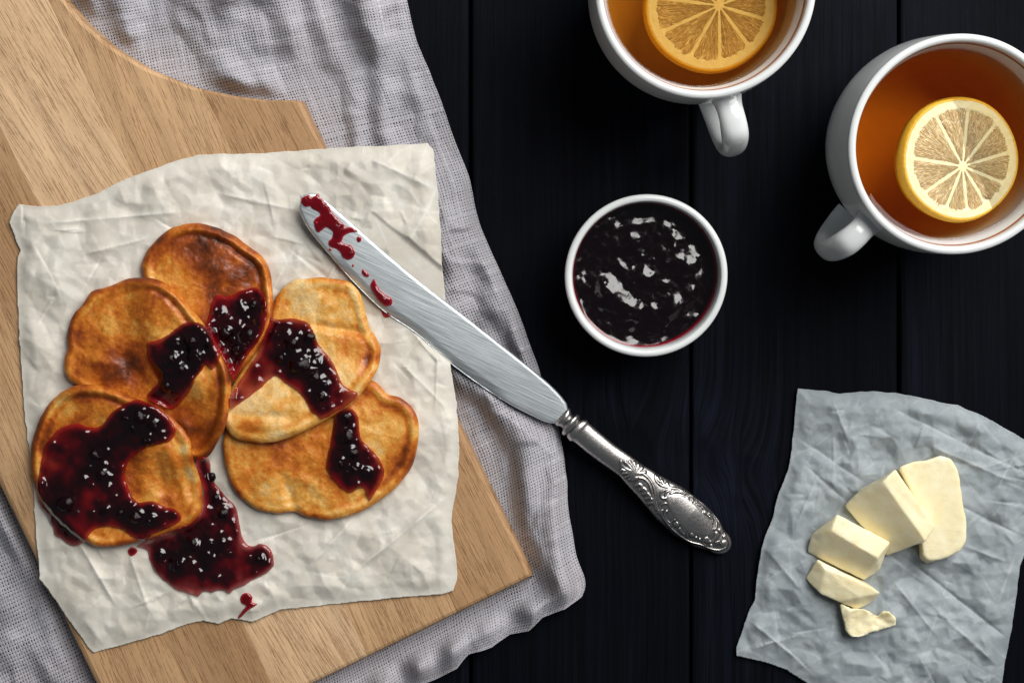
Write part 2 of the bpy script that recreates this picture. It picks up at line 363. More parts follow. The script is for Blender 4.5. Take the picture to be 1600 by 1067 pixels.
# ------------------------------------------------------------ table planks
table = thing("table_top", (0, 0, 0), kind="structure")
table["label"] = "near-black stained wooden table top of parallel planks"
KN = [(985, 706, 26, 36, 1.0), (1094, 722, 20, 30, 1.0), (1160, 742, 22, 26, .6)]
for n_, x0 in enumerate((-645, -300, 45, 390, 735, 1080, 1405, 1750, 2095)):
    x1 = {-645: -300, 1080: 1405}.get(x0, x0 + 345); gap = 2.2
    vis = 600 < x0 < 1700; sp = 5 if vis else 40
    xs = np.concatenate([[x0 + gap, x0 + gap, x0 + gap + 1.2, x0 + gap + 3], np.arange(x0 + gap + 8, x1 - gap - 4, sp), [x1 - gap - 3, x1 - gap - 1.2, x1 - gap, x1 - gap]])
    dz = np.zeros(len(xs)); dz[0] = dz[-1] = -.018; dz[1] = dz[-2] = -.0010; dz[2] = dz[-3] = -.00035
    ys = np.arange(-420, 1500, sp if vis else 60)
    X, Y = np.meshgrid(xs, ys); Z = dz[None, :] + 0 * X
    gx = X.copy(); worn = np.zeros_like(X)
    gx = gx + 10 * fbm(X * 2, Y * .25, 160, 3, 300 + n_)
    for kx, ky, rx, ry, st in KN:
        d = np.hypot((X - kx) / rx, (Y - ky) / ry)
        gx = gx + np.sign(X - kx + .1) * rx * 1.1 * np.exp(-(d / 2.0) ** 2) * st + 14 * np.exp(-(d / 3.2) ** 2)
        Z = Z - .0005 * np.exp(-(d / 1.0) ** 4) * st * (dz[None, :] > -.0001) + .0002 * np.exp(-((d - 1.4) / .4) ** 2)
        worn = np.maximum(worn, st * np.exp(-((d - 2.2) / 1.6) ** 2))
    worn = np.clip(worn * (.4 + .9 * fbm(X, Y * .6, 60, 3, 320)) + .35 * smooth01(fbm(X, Y * .35, 240, 3, 330 + n_) * 2 + .1), 0, 1)
    P = Wd(X, Y, 0); P[..., 2] = Z - .0004 * (n_ % 3)
    mesh_obj("plank", P, flip(grid_faces(*X.shape)), T_TABLE, parent=table, attrs={"grain": np.stack([gx * K + n_ * .37, -Y * K, 0 * X], -1).reshape(-1, 3), "worn": worn.ravel()})
V = [(-.60, -.46, -.0185), (.70, -.46, -.0185), (.70, .46, -.0185), (-.60, .46, -.0185)]
mesh_obj("underframe", V, [[0, 1, 2, 3]], m_plain("black underframe", (.003, .003, .004), .8), parent=table)

# ------------------------------------------------------------ cutting board outline
BT, BB = .018, .0040
ax_ = np.array([-.4385, -.8987]); ax_ /= np.hypot(*ax_); an_ = np.array([-ax_[1], ax_[0]])      # towards the handle; towards the right edge
B0 = np.array([532.0, 1066.0])
def toB(p): q = np.asarray(p, float) - B0; return q @ ax_, q @ an_
sh = [(470, 157), (420, 157), (370, 151), (300, 136), (230, 108), (175, 74), (130, 35), (95, -8), (62, -70), (40, -130), (20, -190), (-10, -260), (-40, -320)]
st = [toB(p) for p in sh]
wt = [(0, 340.0), (st[0][0] - .5, st[0][1])] + st
wt = sorted(wt, key=lambda q: q[0]); WT = np.array(wt)
# one half-width value per distance along the board
def half_w(t): return np.interp(t, WT[:, 0], WT[:, 1])
HW0 = toB((832, 900))[1]; WT[0, 1] = HW0
TEND = WT[-1, 0]
def board_poly():
    ts = np.concatenate([[toB((832, 900))[0] * 0], np.linspace(1, TEND, 160)])
    R = np.array([B0 + t * ax_ + half_w(t) * an_ for t in ts]); L = np.array([B0 + t * ax_ - half_w(t) * an_ for t in ts])
    return np.concatenate([R, L[::-1]])
# bottom edge runs straight through (832,900): shift the origin so that it does
t_c = toB((832, 900))[0]
BP = board_poly()

# ------------------------------------------------------------ linen cloth (every thread is woven geometry)
edge = catmull([(600, -120), (625, -40), (635, 0), (650, 60), (678, 130), (700, 190), (730, 270), (757, 370), (790, 440), (830, 540), (852, 610), (873, 670), (886, 740), (888, 800), (900, 860), (911, 905), (906, 932)], 12, False)
eL = np.concatenate([[0], np.cumsum(np.hypot(*np.diff(edge, axis=0).T))]); ELEN = eL[-1]
wig_s = [0, 28, 68, 91, 123, 154, 194, 216, 256, 300, 340, 400, 1000]; wig_v = [0, 7, 1, 11, 1, 6, -2, 11, 6, 0, 8, 0, 0]
bd_board = None
dBoard = sdf(RXX, RYY, BP)[0]
def cloth_z(px, py, s, v):
    z = .0024 + .0115 * smooth01(.5 + 1.4 * fbm(px * .94 - py * .34, (px * .34 + py * .94) * .42, 78, 2, 400))
    z = z + .0014 * fbm(px, py, 40, 2, 410)
    z = z + .0017 * facets(px, py, 58, 417, .4, .4)[0] + .0009 * facets(px, py, 27, 418, .4, 1.0)[0]
    z = z + .0020 * smooth01(.5 + 2 * fbm(px, py, 48, 1, 415))
    rid = .5 + .5 * np.cos(2 * np.pi * (s / 74 + .55 * fbm(px, py * .6, 130, 2, 420)))
    z = z + .0042 * rid * smooth01((s - 8) / 30) * smooth01((230 - s) / 120)
    low = smooth01((v - (ELEN - 190)) / 120)
    z = z + low * (.0068 * (.5 + .5 * np.cos(2 * np.pi * (s - 35) / 64)) - .002) * smooth01(s / 30)
    z = .0030 + (z - .0030) * smooth01(s / 26 + .15) * (1 - .6 * smooth01((v - ELEN + 30) / 30))
    db = samp(dBoard, px, py)
    press = smooth01((db + 34) / 34)                                # the board lies on the cloth
    z = np.maximum(z, .0026); z = z * (1 - press) + .0034 * press
    # the knife rests above the cloth
    ks = (px - 470) * .7696 + (py - 304) * .6382; kt = np.abs((px - 470) * .6382 - (py - 304) * .7696)
    lim = .029 - .0262 * ks / 868 - .0042
    z = np.where((kt < 60) & (ks > 200), np.minimum(z, lim + .004 * smooth01((kt - 34) / 26)), z)
    return np.maximum(z, .0022)
PITCH = 4.4
def cloth_pos(s, v):
    """s: distance in from the right hem, v: distance down the hem; beyond either hem the cloth folds back underneath"""
    sa = np.abs(s); v2 = np.where(v > ELEN, 2 * ELEN - v, v)
    ex = np.interp(v2, eL, edge[:, 0]); ey = np.interp(v2, eL, edge[:, 1])
    th = .17 + .33 * smooth01(v2 / ELEN)
    x = ex - np.cos(th) * sa; y = ey + np.sin(th) * sa
    low = smooth01((v2 - (ELEN - 110)) / 110)
    y = y + low * np.interp(sa, wig_s, wig_v); x = x + low * 6 * fbm(x, y, 60, 2, 430)
    x = x + 2.2 * fbm(x, y, 55, 3, 440); y = y + 2.2 * fbm(x, y, 55, 3, 450)
    zf = cloth_z(x, y, sa, v2)
    under = np.maximum(smooth01(-s / 7 + .0), smooth01((v - ELEN) / 7))
    z = zf - .0013 * under
    return x, y, z
def build_cloth():
    iS = np.arange(-13, 265); iV = np.arange(0, int((ELEN + 50) / PITCH))
    base = thing("linen_cloth", Wd(350, 500, 0).tolist(), "crumpled mauve-grey open-weave linen cloth spread under the wooden board", "cloth")
    for direction, nm in ((0, "weft_threads"), (1, "warp_threads")):
        A, Bn = (iV, iS) if direction == 0 else (iS, iV)
        sub = 2; run = np.arange(Bn[0], Bn[-1] + .01, 1 / sub)
        wob = np.random.RandomState(5 + direction).randn(len(A)) * .045
        RUN, LINE = np.meshgrid(run, A + wob); LI = np.meshgrid(run, A)[1]
        LINE = LINE + .055 * fbm(RUN * 2, LI * 37.0, 14, 2, 460 + direction)
        parity = (-1.0) ** (LI + (0 if direction == 0 else 1))
        wave = parity * np.cos(np.pi * RUN)
        ww = .345 + .035 * np.random.RandomState(15 + direction).randn(len(A))[:, None] + .035 * fbm(RUN, LI * 31.0, 9, 2, 470 + direction)
        slub = np.clip((fbm(RUN, LI * 53.0, 30, 2, 480 + direction) - .42) * 2.2, 0, 1); ww = np.clip(ww + .10 * slub, .24, .56)
        dense = None
        cols = []
        zs = {-1: -.00018, 0: .00014, 1: -.00018}
        for k in (-1, 0, 1):
            L2 = LINE + k * ww
            s, v = (RUN * PITCH, L2 * PITCH) if direction == 0 else (L2 * PITCH, RUN * PITCH)
            x, y, z = cloth_pos(s, v); cols.append((x, y, z + .00026 * wave + zs[k] * 1.0))
        X = np.stack([c[0] for c in cols], -1); Y = np.stack([c[1] for c in cols], -1); Z = np.stack([c[2] for c in cols], -1)
        inside = samp(dBoard, X[..., 1], Y[..., 1]) > 30
        off = (X[..., 1] < -40) | (Y[..., 1] < -50) | (Y[..., 1] > 1120)
        nl, nr, _ = X.shape
        bad = inside | off
        idx = np.arange(nl * nr * 3).reshape(nl, nr, 3)
        ok = ~(bad[:, :-1] & bad[:, 1:])
        Fs = []
        for k in (0, 1):
            q = np.stack([idx[:, :-1, k], idx[:, 1:, k], idx[:, 1:, k + 1], idx[:, :-1, k + 1]], -1); Fs.append(q[ok])
        F = np.concatenate(Fs); used = np.unique(F); m = np.zeros(idx.size, int); m[used] = np.arange(len(used))
        P = Wd(X.ravel()[used], Y.ravel()[used], Z.ravel()[used])
        F = m[F]
        if direction == 0: F = F
        sl = np.repeat(slub[..., None], 3, -1).ravel()[used]
        o = mesh_obj(nm, P, F, T_CLOTH, parent=base, attrs={"slub": sl}, kind="stuff")
    # a loose thread at the lower left
    pts = catmull([(20, 806), (34, 812), (44, 832), (50, 848), (58, 860), (62, 880), (57, 905), (60, 925), (52, 950)], 8, False)
    V, F = tube(Wd(pts[:, 0], pts[:, 1], samp(CZ, pts[:, 0], pts[:, 1]) + .0012), .00022, 6); mesh_obj("loose_thread", V, F, T_CLOTH, parent=base, attrs={"slub": np.ones(len(V))})
    return base
# cloth height on the raster: distance from the hem approximated with the picture-plane distance
hem = np.concatenate([edge, np.array([(880, 950), (825, 985), (770, 1008), (715, 1040), (600, 1100), (300, 1270), (-260, 1270), (-260, -260), (600, -260)])])
dHem = sdf(RXX, RYY, hem)[0]
vy = np.interp(RYY, edge[:, 1], eL)
CZ = np.where(dHem > 0, cloth_z(RXX, RYY, np.maximum(dHem, 0), vy - .35 * np.maximum(dHem, 0) * 0), 0)
build_cloth()
H = np.maximum(H, np.where(dHem > 0, blur(CZ, 2, 1) + .0005, 0))

# ------------------------------------------------------------ cutting board, stave by stave
board = thing("cutting_board", Wd(500, 500, BB).tolist(), "pale oak cutting board with a curved shoulder under the pancakes", "cutting board")
cuts = [HW0, HW0 - 130, HW0 - 286, HW0 - 440, HW0 - 560, -HW0]
tones = [(.46, .275, .14), (.58, .365, .195), (.72, .49, .29), (.46, .28, .145), (.58, .365, .195)]
t_bot = t_c
def Bpt(t, o): return B0[0] + t * ax_[0] + o * an_[0], B0[1] + t * ax_[1] + o * an_[1]
for k in range(5):
    hi_, lo_ = cuts[k], cuts[k + 1]; mt = m_board(tones[k], (.02, -.05, .10, .0, -.06)[k], k * 1.7)
    ts = np.concatenate([[t_bot, t_bot + 2.2, t_bot + 6], np.arange(t_bot + 10, TEND, 5)])
    rows = []
    U = np.concatenate([[0, 0], [.010, .03, .06], np.linspace(.1, .9, 17), [.94, .97, .99], [1, 1]])
    for t in ts:
        hw = float(half_w(t)); a = max(lo_, -hw); b = min(hi_, hw)
        if b - a < .6:
            if rows: break
            continue
        wd = b - a; rows.append((t, a, b, hw))
    T = np.array([r[0] for r in rows])[:, None]; A = np.array([r[1] for r in rows])[:, None]; Bb = np.array([r[2] for r in rows])[:, None]; HWv = np.array([r[3] for r in rows])[:, None]
    dist = np.array([0, 0, .35, 1.2, 3.5]); wd = Bb - A
    n_in = 18
    offs = [A + 0 * T, A + 0 * T, A + np.minimum(.5, wd * .1), A + np.minimum(3.0, wd * .2), A + np.minimum(6.5, wd * .3)]
    offs += [A + np.minimum(6.5, wd * .3) + (wd - 2 * np.minimum(6.5, wd * .3)) * (q / (n_in)) for q in range(1, n_in)]
    offs += [Bb - np.minimum(6.5, wd * .3), Bb - np.minimum(3.0, wd * .2), Bb - np.minimum(.5, wd * .1), Bb + 0 * T, Bb + 0 * T]
    O = np.concatenate(offs, 1); TT = T + 0 * O
    de = np.minimum(HWv - np.abs(O), TT - t_bot)                     # distance to the outer edge of the board
    Z = BT - .0013 * np.clip(1 - de / 5.0, 0, 1) ** 1.0
    js = np.minimum(O - A, Bb - O); Z = Z - .00012 * (js < .3)
    Z[:, 0] = BB; Z[:, -1] = BB; Z[0] = BB
    O2 = O.copy()
    X, Y = Bpt(TT, O2); X[0], Y[0] = Bpt(TT[1] * 0 + t_bot, O2[1])
    P = Wd(X, Y, Z)
    # the side walls drop straight down
    for col, c2 in ((0, 1), (-1, -2)): P[:, col, :2] = P[:, c2, :2]
    mesh_obj("stave", P, grid_faces(*O.shape), mt, parent=board, smooth=False, attrs={"grain": np.stack([TT * K, O * K + k * .31, 0 * O], -1).reshape(-1, 3)})
inb = dBoard > 0
H = np.where(dBoard > -1, np.maximum(H, BT), H)

# ------------------------------------------------------------ parchment sheets
def knife_clear(px, py, z, gap):
    ks = (px - 470) * .7696 + (py - 304) * .6382; kt = np.abs((px - 470) * .6382 - (py - 304) * .7696)
    lim = .029 - .0262 * ks / 868 - gap
    return np.where((ks > -20) & (ks < 420) & (kt < 80), np.minimum(z, lim + .010 * smooth01((kt - 46) / 34)), z)
def paper(name, poly, mat, seed, big, amp, sp, label, folds=(), lift=None, knife=False, stiff=(4, 8)):
    global H
    poly = densify(poly, 5, 1.6, seed + 400)
    Hb = np.maximum(H, blur(dilate(H, stiff[0]), stiff[1], 2))
    x, y, d, F = sheet(poly, sp)
    def zf(x, y, d):
        c, cr = crumple(x, y, seed, big)
        z = samp(Hb, x, y) + .0006 + amp * (.95 + .50 * c)
        r = random.Random(seed); bb0 = poly.min(0); bb1 = poly.max(0); rf = []
        for k in range(150):
            L = r.choice((18, 26, 38, 55, 90)) * r.uniform(.8, 1.4); a = r.gauss(.6, .9); qx, qy = r.uniform(bb0[0], bb1[0]), r.uniform(bb0[1], bb1[1])
            rf.append((qx, qy, qx + L * math.cos(a), qy + L * math.sin(a), r.uniform(1.4, 4.0), r.choice((1, 1, -1)) * r.uniform(.0003, .0008) * (L / 40) ** .3))
        for (x0, y0, x1, y1, wdt, a) in rf:
            L = math.hypot(x1 - x0, y1 - y0); ux, uy = (x1 - x0) / L, (y1 - y0) / L
            m = (np.abs(x - (x0 + x1) / 2) < L / 2 + 25) & (np.abs(y - (y0 + y1) / 2) < L / 2 + 25)
            t = np.clip((x[m] - x0) * ux + (y[m] - y0) * uy, 0, L); e = (x[m] - x0) * -uy + (y[m] - y0) * ux; dd = np.hypot(x[m] - x0 - t * ux, y[m] - y0 - t * uy)
            dd = np.abs(dd + 1.5 * np.sin(t / L * 5 + x0)) if L > 30 else dd
            env = smooth01(t / (.35 * L)) * smooth01((L - t) / (.35 * L))
            w2 = np.where(e > 0, wdt * .45, wdt * 2.0)
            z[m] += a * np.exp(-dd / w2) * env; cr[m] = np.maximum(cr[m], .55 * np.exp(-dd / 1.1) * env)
        for (x0, y0, x1, y1, wdt, a) in folds:
            L = math.hypot(x1 - x0, y1 - y0); ux, uy = (x1 - x0) / L, (y1 - y0) / L
            t = np.clip((x - x0) * ux + (y - y0) * uy, 0, L); dd = np.hypot(x - x0 - t * ux, y - y0 - t * uy) + 2 * fbm(x, y, 20, 2, seed + 310)
            env = smooth01(t / (.25 * L)) * smooth01((L - t) / (.25 * L))
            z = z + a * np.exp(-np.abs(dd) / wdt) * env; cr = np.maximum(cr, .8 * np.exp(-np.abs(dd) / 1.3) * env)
        if lift is not None: z = z + lift(x, y, d)
        zb = samp(Hb, x, y) + .0004; z = zb + (z - zb) * (.30 + .70 * smooth01(np.maximum(d, 0) / 26))
        z = np.maximum(z, zb)
        if knife: z = knife_clear(x, y, z, .0016)
        return z, cr
    z, cr = zf(x, y, d)
    pt = .5 * facets(x, y, 70, seed + 33, .3, .9)[0] + .35 * facets(x, y, 34, seed + 35, .3, .2)[0] + .5 * fbm(x, y, 60, 3, seed + 320)
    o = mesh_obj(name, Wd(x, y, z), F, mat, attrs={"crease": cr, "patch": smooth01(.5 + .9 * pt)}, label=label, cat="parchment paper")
    md = o.modifiers.new("thickness", 'SOLIDIFY'); md.thickness = .00012; md.offset = -1
    sl = window(poly); dr = sdf(RXX[sl], RYY[sl], poly)[0]; zr, _ = zf(RXX[sl], RYY[sl], dr)
    H[sl] = np.where(dr > -1, np.maximum(H[sl], zr), H[sl])
    return o
PAR1 = [(28, 320), (60, 323), (90, 322), (118, 314), (150, 303), (198, 279), (230, 268), (270, 252), (310, 242), (345, 241), (400, 240), (450, 237), (500, 233), (560, 229), (620, 227), (650, 225), (668, 224), (677, 233), (680, 262), (684, 305), (688, 350), (690, 400), (694, 450), (700, 520), (705, 580), (712, 620), (716, 660), (717, 700), (716, 745), (712, 770), (708, 790), (705, 812), (708, 845), (714, 880), (714, 905), (708, 922), (690, 928), (640, 931), (600, 935), (540, 941), (480, 948), (440, 951), (412, 964), (395, 971), (375, 968), (360, 967), (342, 974), (317, 969), (285, 978), (250, 990), (201, 1005), (165, 1014), (146, 1019), (138, 1012), (100, 958), (76, 922), (62, 905), (60, 880), (57, 850), (55, 818), (52, 760), (45, 700), (37, 640), (33, 580), (29, 515), (27, 460), (26, 423), (28, 402), (32, 392), (26, 380), (20, 362), (14, 348), (20, 332)]
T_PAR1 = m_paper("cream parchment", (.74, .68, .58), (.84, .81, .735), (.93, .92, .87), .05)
def lift1(x, y, d):
    z = .0030 * np.exp(-(d / 16)) * smooth01((310 - x) / 80) * smooth01((400 - y) / 100)        # turned-up top-left edge
    
    return z
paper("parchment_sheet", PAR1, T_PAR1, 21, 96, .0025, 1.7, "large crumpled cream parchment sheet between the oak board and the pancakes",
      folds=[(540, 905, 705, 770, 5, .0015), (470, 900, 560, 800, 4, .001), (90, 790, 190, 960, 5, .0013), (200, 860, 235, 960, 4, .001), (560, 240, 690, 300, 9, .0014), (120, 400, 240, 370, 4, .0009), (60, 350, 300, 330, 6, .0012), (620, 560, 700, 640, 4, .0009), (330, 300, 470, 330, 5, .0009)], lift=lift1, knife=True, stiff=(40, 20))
PAR2 = [(1247, 607), (1292, 611), (1312, 615), (1332, 613), (1363, 611), (1408, 615), (1453, 624), (1498, 634), (1542, 653), (1578, 673), (1600, 686), (1624, 704), (1640, 735), (1632, 790), (1612, 840), (1600, 868), (1594, 885), (1590, 915), (1588, 930), (1580, 983), (1572, 1025), (1565, 1067), (1556, 1120), (1470, 1135), (1380, 1118), (1300, 1086), (1261, 1067), (1229, 1046), (1200, 1036), (1176, 1030), (1151, 1024), (1151, 1010), (1162, 979), (1170, 955), (1180, 934), (1183, 900), (1189, 858), (1199, 830), (1207, 809), (1214, 780), (1223, 755), (1232, 730), (1236, 711), (1238, 690), (1241, 666), (1244, 630)]
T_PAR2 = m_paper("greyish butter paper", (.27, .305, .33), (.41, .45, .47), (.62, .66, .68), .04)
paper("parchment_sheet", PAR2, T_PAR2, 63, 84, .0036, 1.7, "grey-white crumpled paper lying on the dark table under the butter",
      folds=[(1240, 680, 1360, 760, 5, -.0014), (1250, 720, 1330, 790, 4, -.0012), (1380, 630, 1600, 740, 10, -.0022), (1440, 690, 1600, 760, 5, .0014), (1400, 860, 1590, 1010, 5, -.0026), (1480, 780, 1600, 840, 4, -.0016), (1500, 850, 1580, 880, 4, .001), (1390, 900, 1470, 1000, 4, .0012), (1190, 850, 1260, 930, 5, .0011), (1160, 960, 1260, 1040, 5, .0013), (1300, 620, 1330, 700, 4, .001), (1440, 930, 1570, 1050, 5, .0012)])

# ------------------------------------------------------------ pancakes
RAMP = np.array([lin(242, 208, 146), lin(232, 172, 82), lin(208, 122, 38), lin(160, 76, 22), lin(112, 52, 20), lin(58, 28, 16)])
def ramp_col(b):
    b = np.clip(b, 0, 1) * 5; i = np.minimum(b.astype(int), 4); f = (b - i)[:, None]; return RAMP[i] * (1 - f) + RAMP[i + 1] * f
def pancake(poly, label, T, rim, base_b, spots, seed, dents=(), rimfun=None, bridge=8):
    """poly in pixels; rim: height of the rolled rim; spots: (x, y, radius, browning); dents: (x0,y0,x1,y1,width,height)"""
    global H
    poly = catmull(poly, 6); c = poly.mean(0)
    ang = np.arctan2(poly[:, 1] - c[1], poly[:, 0] - c[0]); rr = np.hypot(poly[:, 0] - c[0], poly[:, 1] - c[1]); o = np.argsort(ang)
    na = 300; A = np.linspace(-np.pi, np.pi, na, endpoint=False); R = np.interp(A, ang[o], rr[o], period=2 * np.pi)
    nr = 70; q = 1 - (1 - np.linspace(0, 1, nr)) ** 1.35
    R = R * (1 + .008 * fbm(np.cos(A) * 100, np.sin(A) * 100, 12, 2, seed + 70))
    X = c[0] + q[:, None] * R * np.cos(A); Y = c[1] + q[:, None] * R * np.sin(A)
    poly2 = np.stack([X[-1], Y[-1]], -1)
    Hb = np.maximum(H, blur(dilate(H, bridge), bridge, 2)); wsl = window(poly2, 30)
    def top(x, y, d):
        thk = T * (.55 + .45 * np.sqrt(np.clip(1 - (1 - np.clip(d, 0, 9) / 9) ** 2, 0, 1)))
        rf = rimfun(np.arctan2(y - c[1], x - c[0])) if rimfun else 1.0
        rw = 1 + .25 * fbm(x, y, 25, 2, seed + 5)
        thk = thk + rim * rf * rw * (np.exp(-((d - 9) / 5.2) ** 2) - .50 * np.exp(-((d - 18.5) / 4.2) ** 2))
        thk = thk + .0010 * fbm(x, y, 60, 3, seed) * smooth01(d / 30) + .00050 * fbm(x, y, 13, 3, seed + 9) * smooth01(d / 12) + .0009 * smooth01((d - 20) / 50)
        for (x0, y0, x1, y1, wd, a) in dents:
            L = math.hypot(x1 - x0, y1 - y0) + 1e-6; ux, uy = (x1 - x0) / L, (y1 - y0) / L
            t = np.clip((x - x0) * ux + (y - y0) * uy, 0, L); dd = np.hypot(x - x0 - t * ux, y - y0 - t * uy)
            thk = thk + a * np.exp(-(dd / wd) ** 2)
        return thk
    d = sdf(X, Y, poly2)[0]; d[-1] = 0; d = np.maximum(d, 0)
    bz = samp(Hb, X, Y) + .0003; tk = top(X, Y, d); Z = bz + tk
    b = base_b - .03 + .34 * fbm(X, Y, 48, 4, seed + 20) + .13 * fbm(X, Y, 11, 3, seed + 30) + .09 * fbm(X, Y, 4.2, 2, seed + 36)
    b = b + .26 * smooth01(.5 + 1.6 * fbm(X, Y, 45, 2, seed + 33)) * np.exp(-(d / 8.0) ** 2) + .20 * np.exp(-((d - 18.5) / 4.5) ** 2) * (rimfun(A)[None, :] if rimfun else 1) - .07 * np.exp(-((d - 11) / 4) ** 2)
    for (sx, sy, r, a) in spots: b = b + 1.0 * a * np.exp(-(np.hypot(X - sx + 7 * fbm(X, Y, 22, 2, seed + 41), Y - sy + 7 * fbm(X, Y, 22, 2, seed + 43)) / r) ** 2)
    # the wall and the underside
    Xu, Yu, Zu, bu = [], [], [], []
    for f_, zf_ in ((1.000, .30), (.992, .08), (.97, 0.0), (.5, 0.0)):
        Xu.append(c[0] + f_ * (X[-1] - c[0])); Yu.append(c[1] + f_ * (Y[-1] - c[1])); Zu.append(np.where(f_ < .9, samp(Hb, Xu[-1], Yu[-1]) + .0003, bz[-1] + tk[-1] * zf_)); bu.append(b[-1] * .6 + .1)
    X2 = np.concatenate([X, Xu]); Y2 = np.concatenate([Y, Yu]); Z2 = np.concatenate([Z, Zu]); b2 = np.concatenate([b, bu])
    o = mesh_obj("pancake", Wd(X2, Y2, Z2), grid_faces(len(X2), na, True), T_PANCAKE, attrs={"tone": ramp_col(b2.ravel())}, label=label, cat="pancake", group="pancakes overlapping on the parchment")
    dr = sdf(RXX[wsl], RYY[wsl], poly2)[0]; zr = Hb[wsl] + .0003 + top(RXX[wsl], RYY[wsl], np.maximum(dr, 0))
    H[wsl] = np.where(dr > 0, np.maximum(H[wsl], zr), H[wsl])
    return o
lobe = lambda a0, wd: (lambda a: .10 + .95 * np.exp(-((((a - a0) + np.pi) % (2 * np.pi) - np.pi) / wd) ** 2))
PE = [(349, 685), (350, 713), (357, 746), (366, 765), (378, 779), (402, 796), (431, 802), (448, 800), (462, 800), (474, 806), (490, 810), (514, 812), (551, 804), (584, 788), (617, 763), (642, 730), (652, 697), (654, 664), (646, 639), (625, 621), (605, 614), (588, 598), (560, 590), (500, 600), (430, 630), (370, 655)]
pancake(PE, "golden pancake at the lower right with a dark brown scalloped rim", .0046, .0006, .36,
        [(600, 660, 45, -.22), (425, 755, 32, -.20), (480, 700, 50, .16), (560, 770, 30, -.12), (640, 720, 22, .15), (515, 790, 26, -.20), (620, 640, 20, .08), (440, 690, 30, .1), (470, 760, 16, .10)], 510,
        dents=[(425, 745, 425, 745, 24, .0014), (440, 745, 462, 798, 8, -.0012), (470, 745, 500, 770, 9, .0008), (600, 660, 600, 680, 26, .0010)], rimfun=lobe(-.1, 1.3))
PD = [(426, 478), (430, 466), (440, 452), (453, 441), (464, 436), (474, 436), (488, 434), (510, 434), (530, 436), (547, 441), (563, 460), (572, 488), (576, 510), (588, 528), (595, 551), (588, 581), (570, 608), (543, 636), (506, 658), (460, 681), (419, 692), (382, 689), (360, 679), (350, 662), (346, 645), (356, 615), (376, 580), (400, 545), (414, 512)]
pancake(PD, "pale yellow two-lobed pancake nearest the knife blade", .0048, .0006, .20,
        [(480, 470, 22, -.1), (540, 500, 22, -.12), (560, 450, 14, .12), (505, 505, 18, .2), (470, 480, 10, .12), (545, 545, 30, .14), (390, 668, 26, .30), (420, 650, 22, -.15), (580, 560, 12, .22), (570, 500, 9, .2), (495, 545, 20, -.05), (380, 640, 20, -.08), (440, 460, 12, .18), (540, 525, 16, .1)], 530,
        dents=[(496, 508, 575, 522, 7, -.0016), (480, 460, 540, 480, 18, .0010), (560, 545, 590, 545, 20, .0010), (370, 660, 470, 672, 12, .0012), (365, 648, 450, 652, 7, -.0008)], rimfun=lobe(.2, 1.5))
PA = [(223, 432), (221, 413), (227, 398), (235, 386), (254, 366), (278, 353), (309, 349), (340, 356), (352, 362), (368, 369), (384, 381), (400, 393), (410, 401), (417, 412), (424, 435), (427, 469), (426, 503), (413, 531), (390, 562), (371, 587), (355, 602), (300, 600), (258, 560), (232, 500)]
pancake(PA, "brown round pancake topmost in the photo with a rolled rim", .0048, .0020, .55,
        [(320, 400, 34, .15), (345, 425, 26, .10), (300, 385, 20, .06), (255, 425, 26, -.14), (290, 450, 22, -.14), (390, 430, 24, .08), (270, 390, 18, .05), (412, 430, 9, -.12), (400, 405, 10, -.15)], 520,
        dents=[(330, 415, 370, 440, 12, .0008), (405, 395, 424, 430, 5, .0006)], rimfun=lobe(-.7, 1.5), bridge=5)
PB = [(100, 577), (101, 560), (105, 546), (104, 530), (106, 515), (115, 491), (128, 478), (139, 460), (148, 453), (162, 450), (176, 445), (198, 436), (229, 434), (254, 440), (278, 456), (297, 478), (322, 511), (342, 543), (356, 570), (361, 602), (359, 634), (352, 666), (337, 697), (322, 715), (300, 720), (262, 715), (205, 670), (160, 630), (118, 600), (106, 592)]
pancake(PB, "orange-brown pancake at the left middle with a ridge of rolled rim", .0048, .0021, .46,
        [(185, 575, 34, .20), (220, 560, 30, .22), (160, 520, 30, -.10), (210, 490, 40, -.04), (150, 560, 14, -.22), (310, 610, 22, -.20), (330, 640, 18, -.12), (125, 520, 10, .18), (230, 460, 14, -.12), (180, 480, 20, .12), (120, 590, 14, .15), (290, 660, 24, .2)], 540,
        dents=[(195, 560, 215, 590, 12, -.0016), (255, 470, 335, 570, 14, .0008), (310, 590, 318, 660, 16, .0014), (150, 560, 165, 565, 12, .0008)], rimfun=lobe(-.25, 1.25))
PC = [(49, 735), (48, 715), (50, 692), (60, 659), (75, 632), (88, 618), (101, 609), (118, 603), (135, 601), (165, 604), (195, 615), (217, 624), (244, 634), (268, 651), (286, 670), (296, 685), (300, 705), (304, 722), (311, 741), (317, 767), (316, 790), (312, 806), (303, 817), (285, 825), (262, 832), (240, 840), (202, 850), (161, 855), (135, 846), (112, 828), (88, 806), (66, 780), (54, 757)]
pancake(PC, "jam-covered golden pancake at the lower left corner of the pile", .0054, .0012, .42,
        [(90, 640, 24, -.14), (140, 625, 24, .12), (240, 740, 30, -.10), (270, 780, 26, .22), (215, 760, 18, .06), (290, 700, 14, -.35), (300, 735, 12, -.2), (150, 845, 30, -.05), (60, 690, 14, .08)], 550,
        dents=[(262, 700, 300, 800, 9, .0012), (245, 720, 262, 790, 9, -.0010), (220, 710, 230, 760, 12, .0008)], rimfun=lobe(-2.0, 1.6))

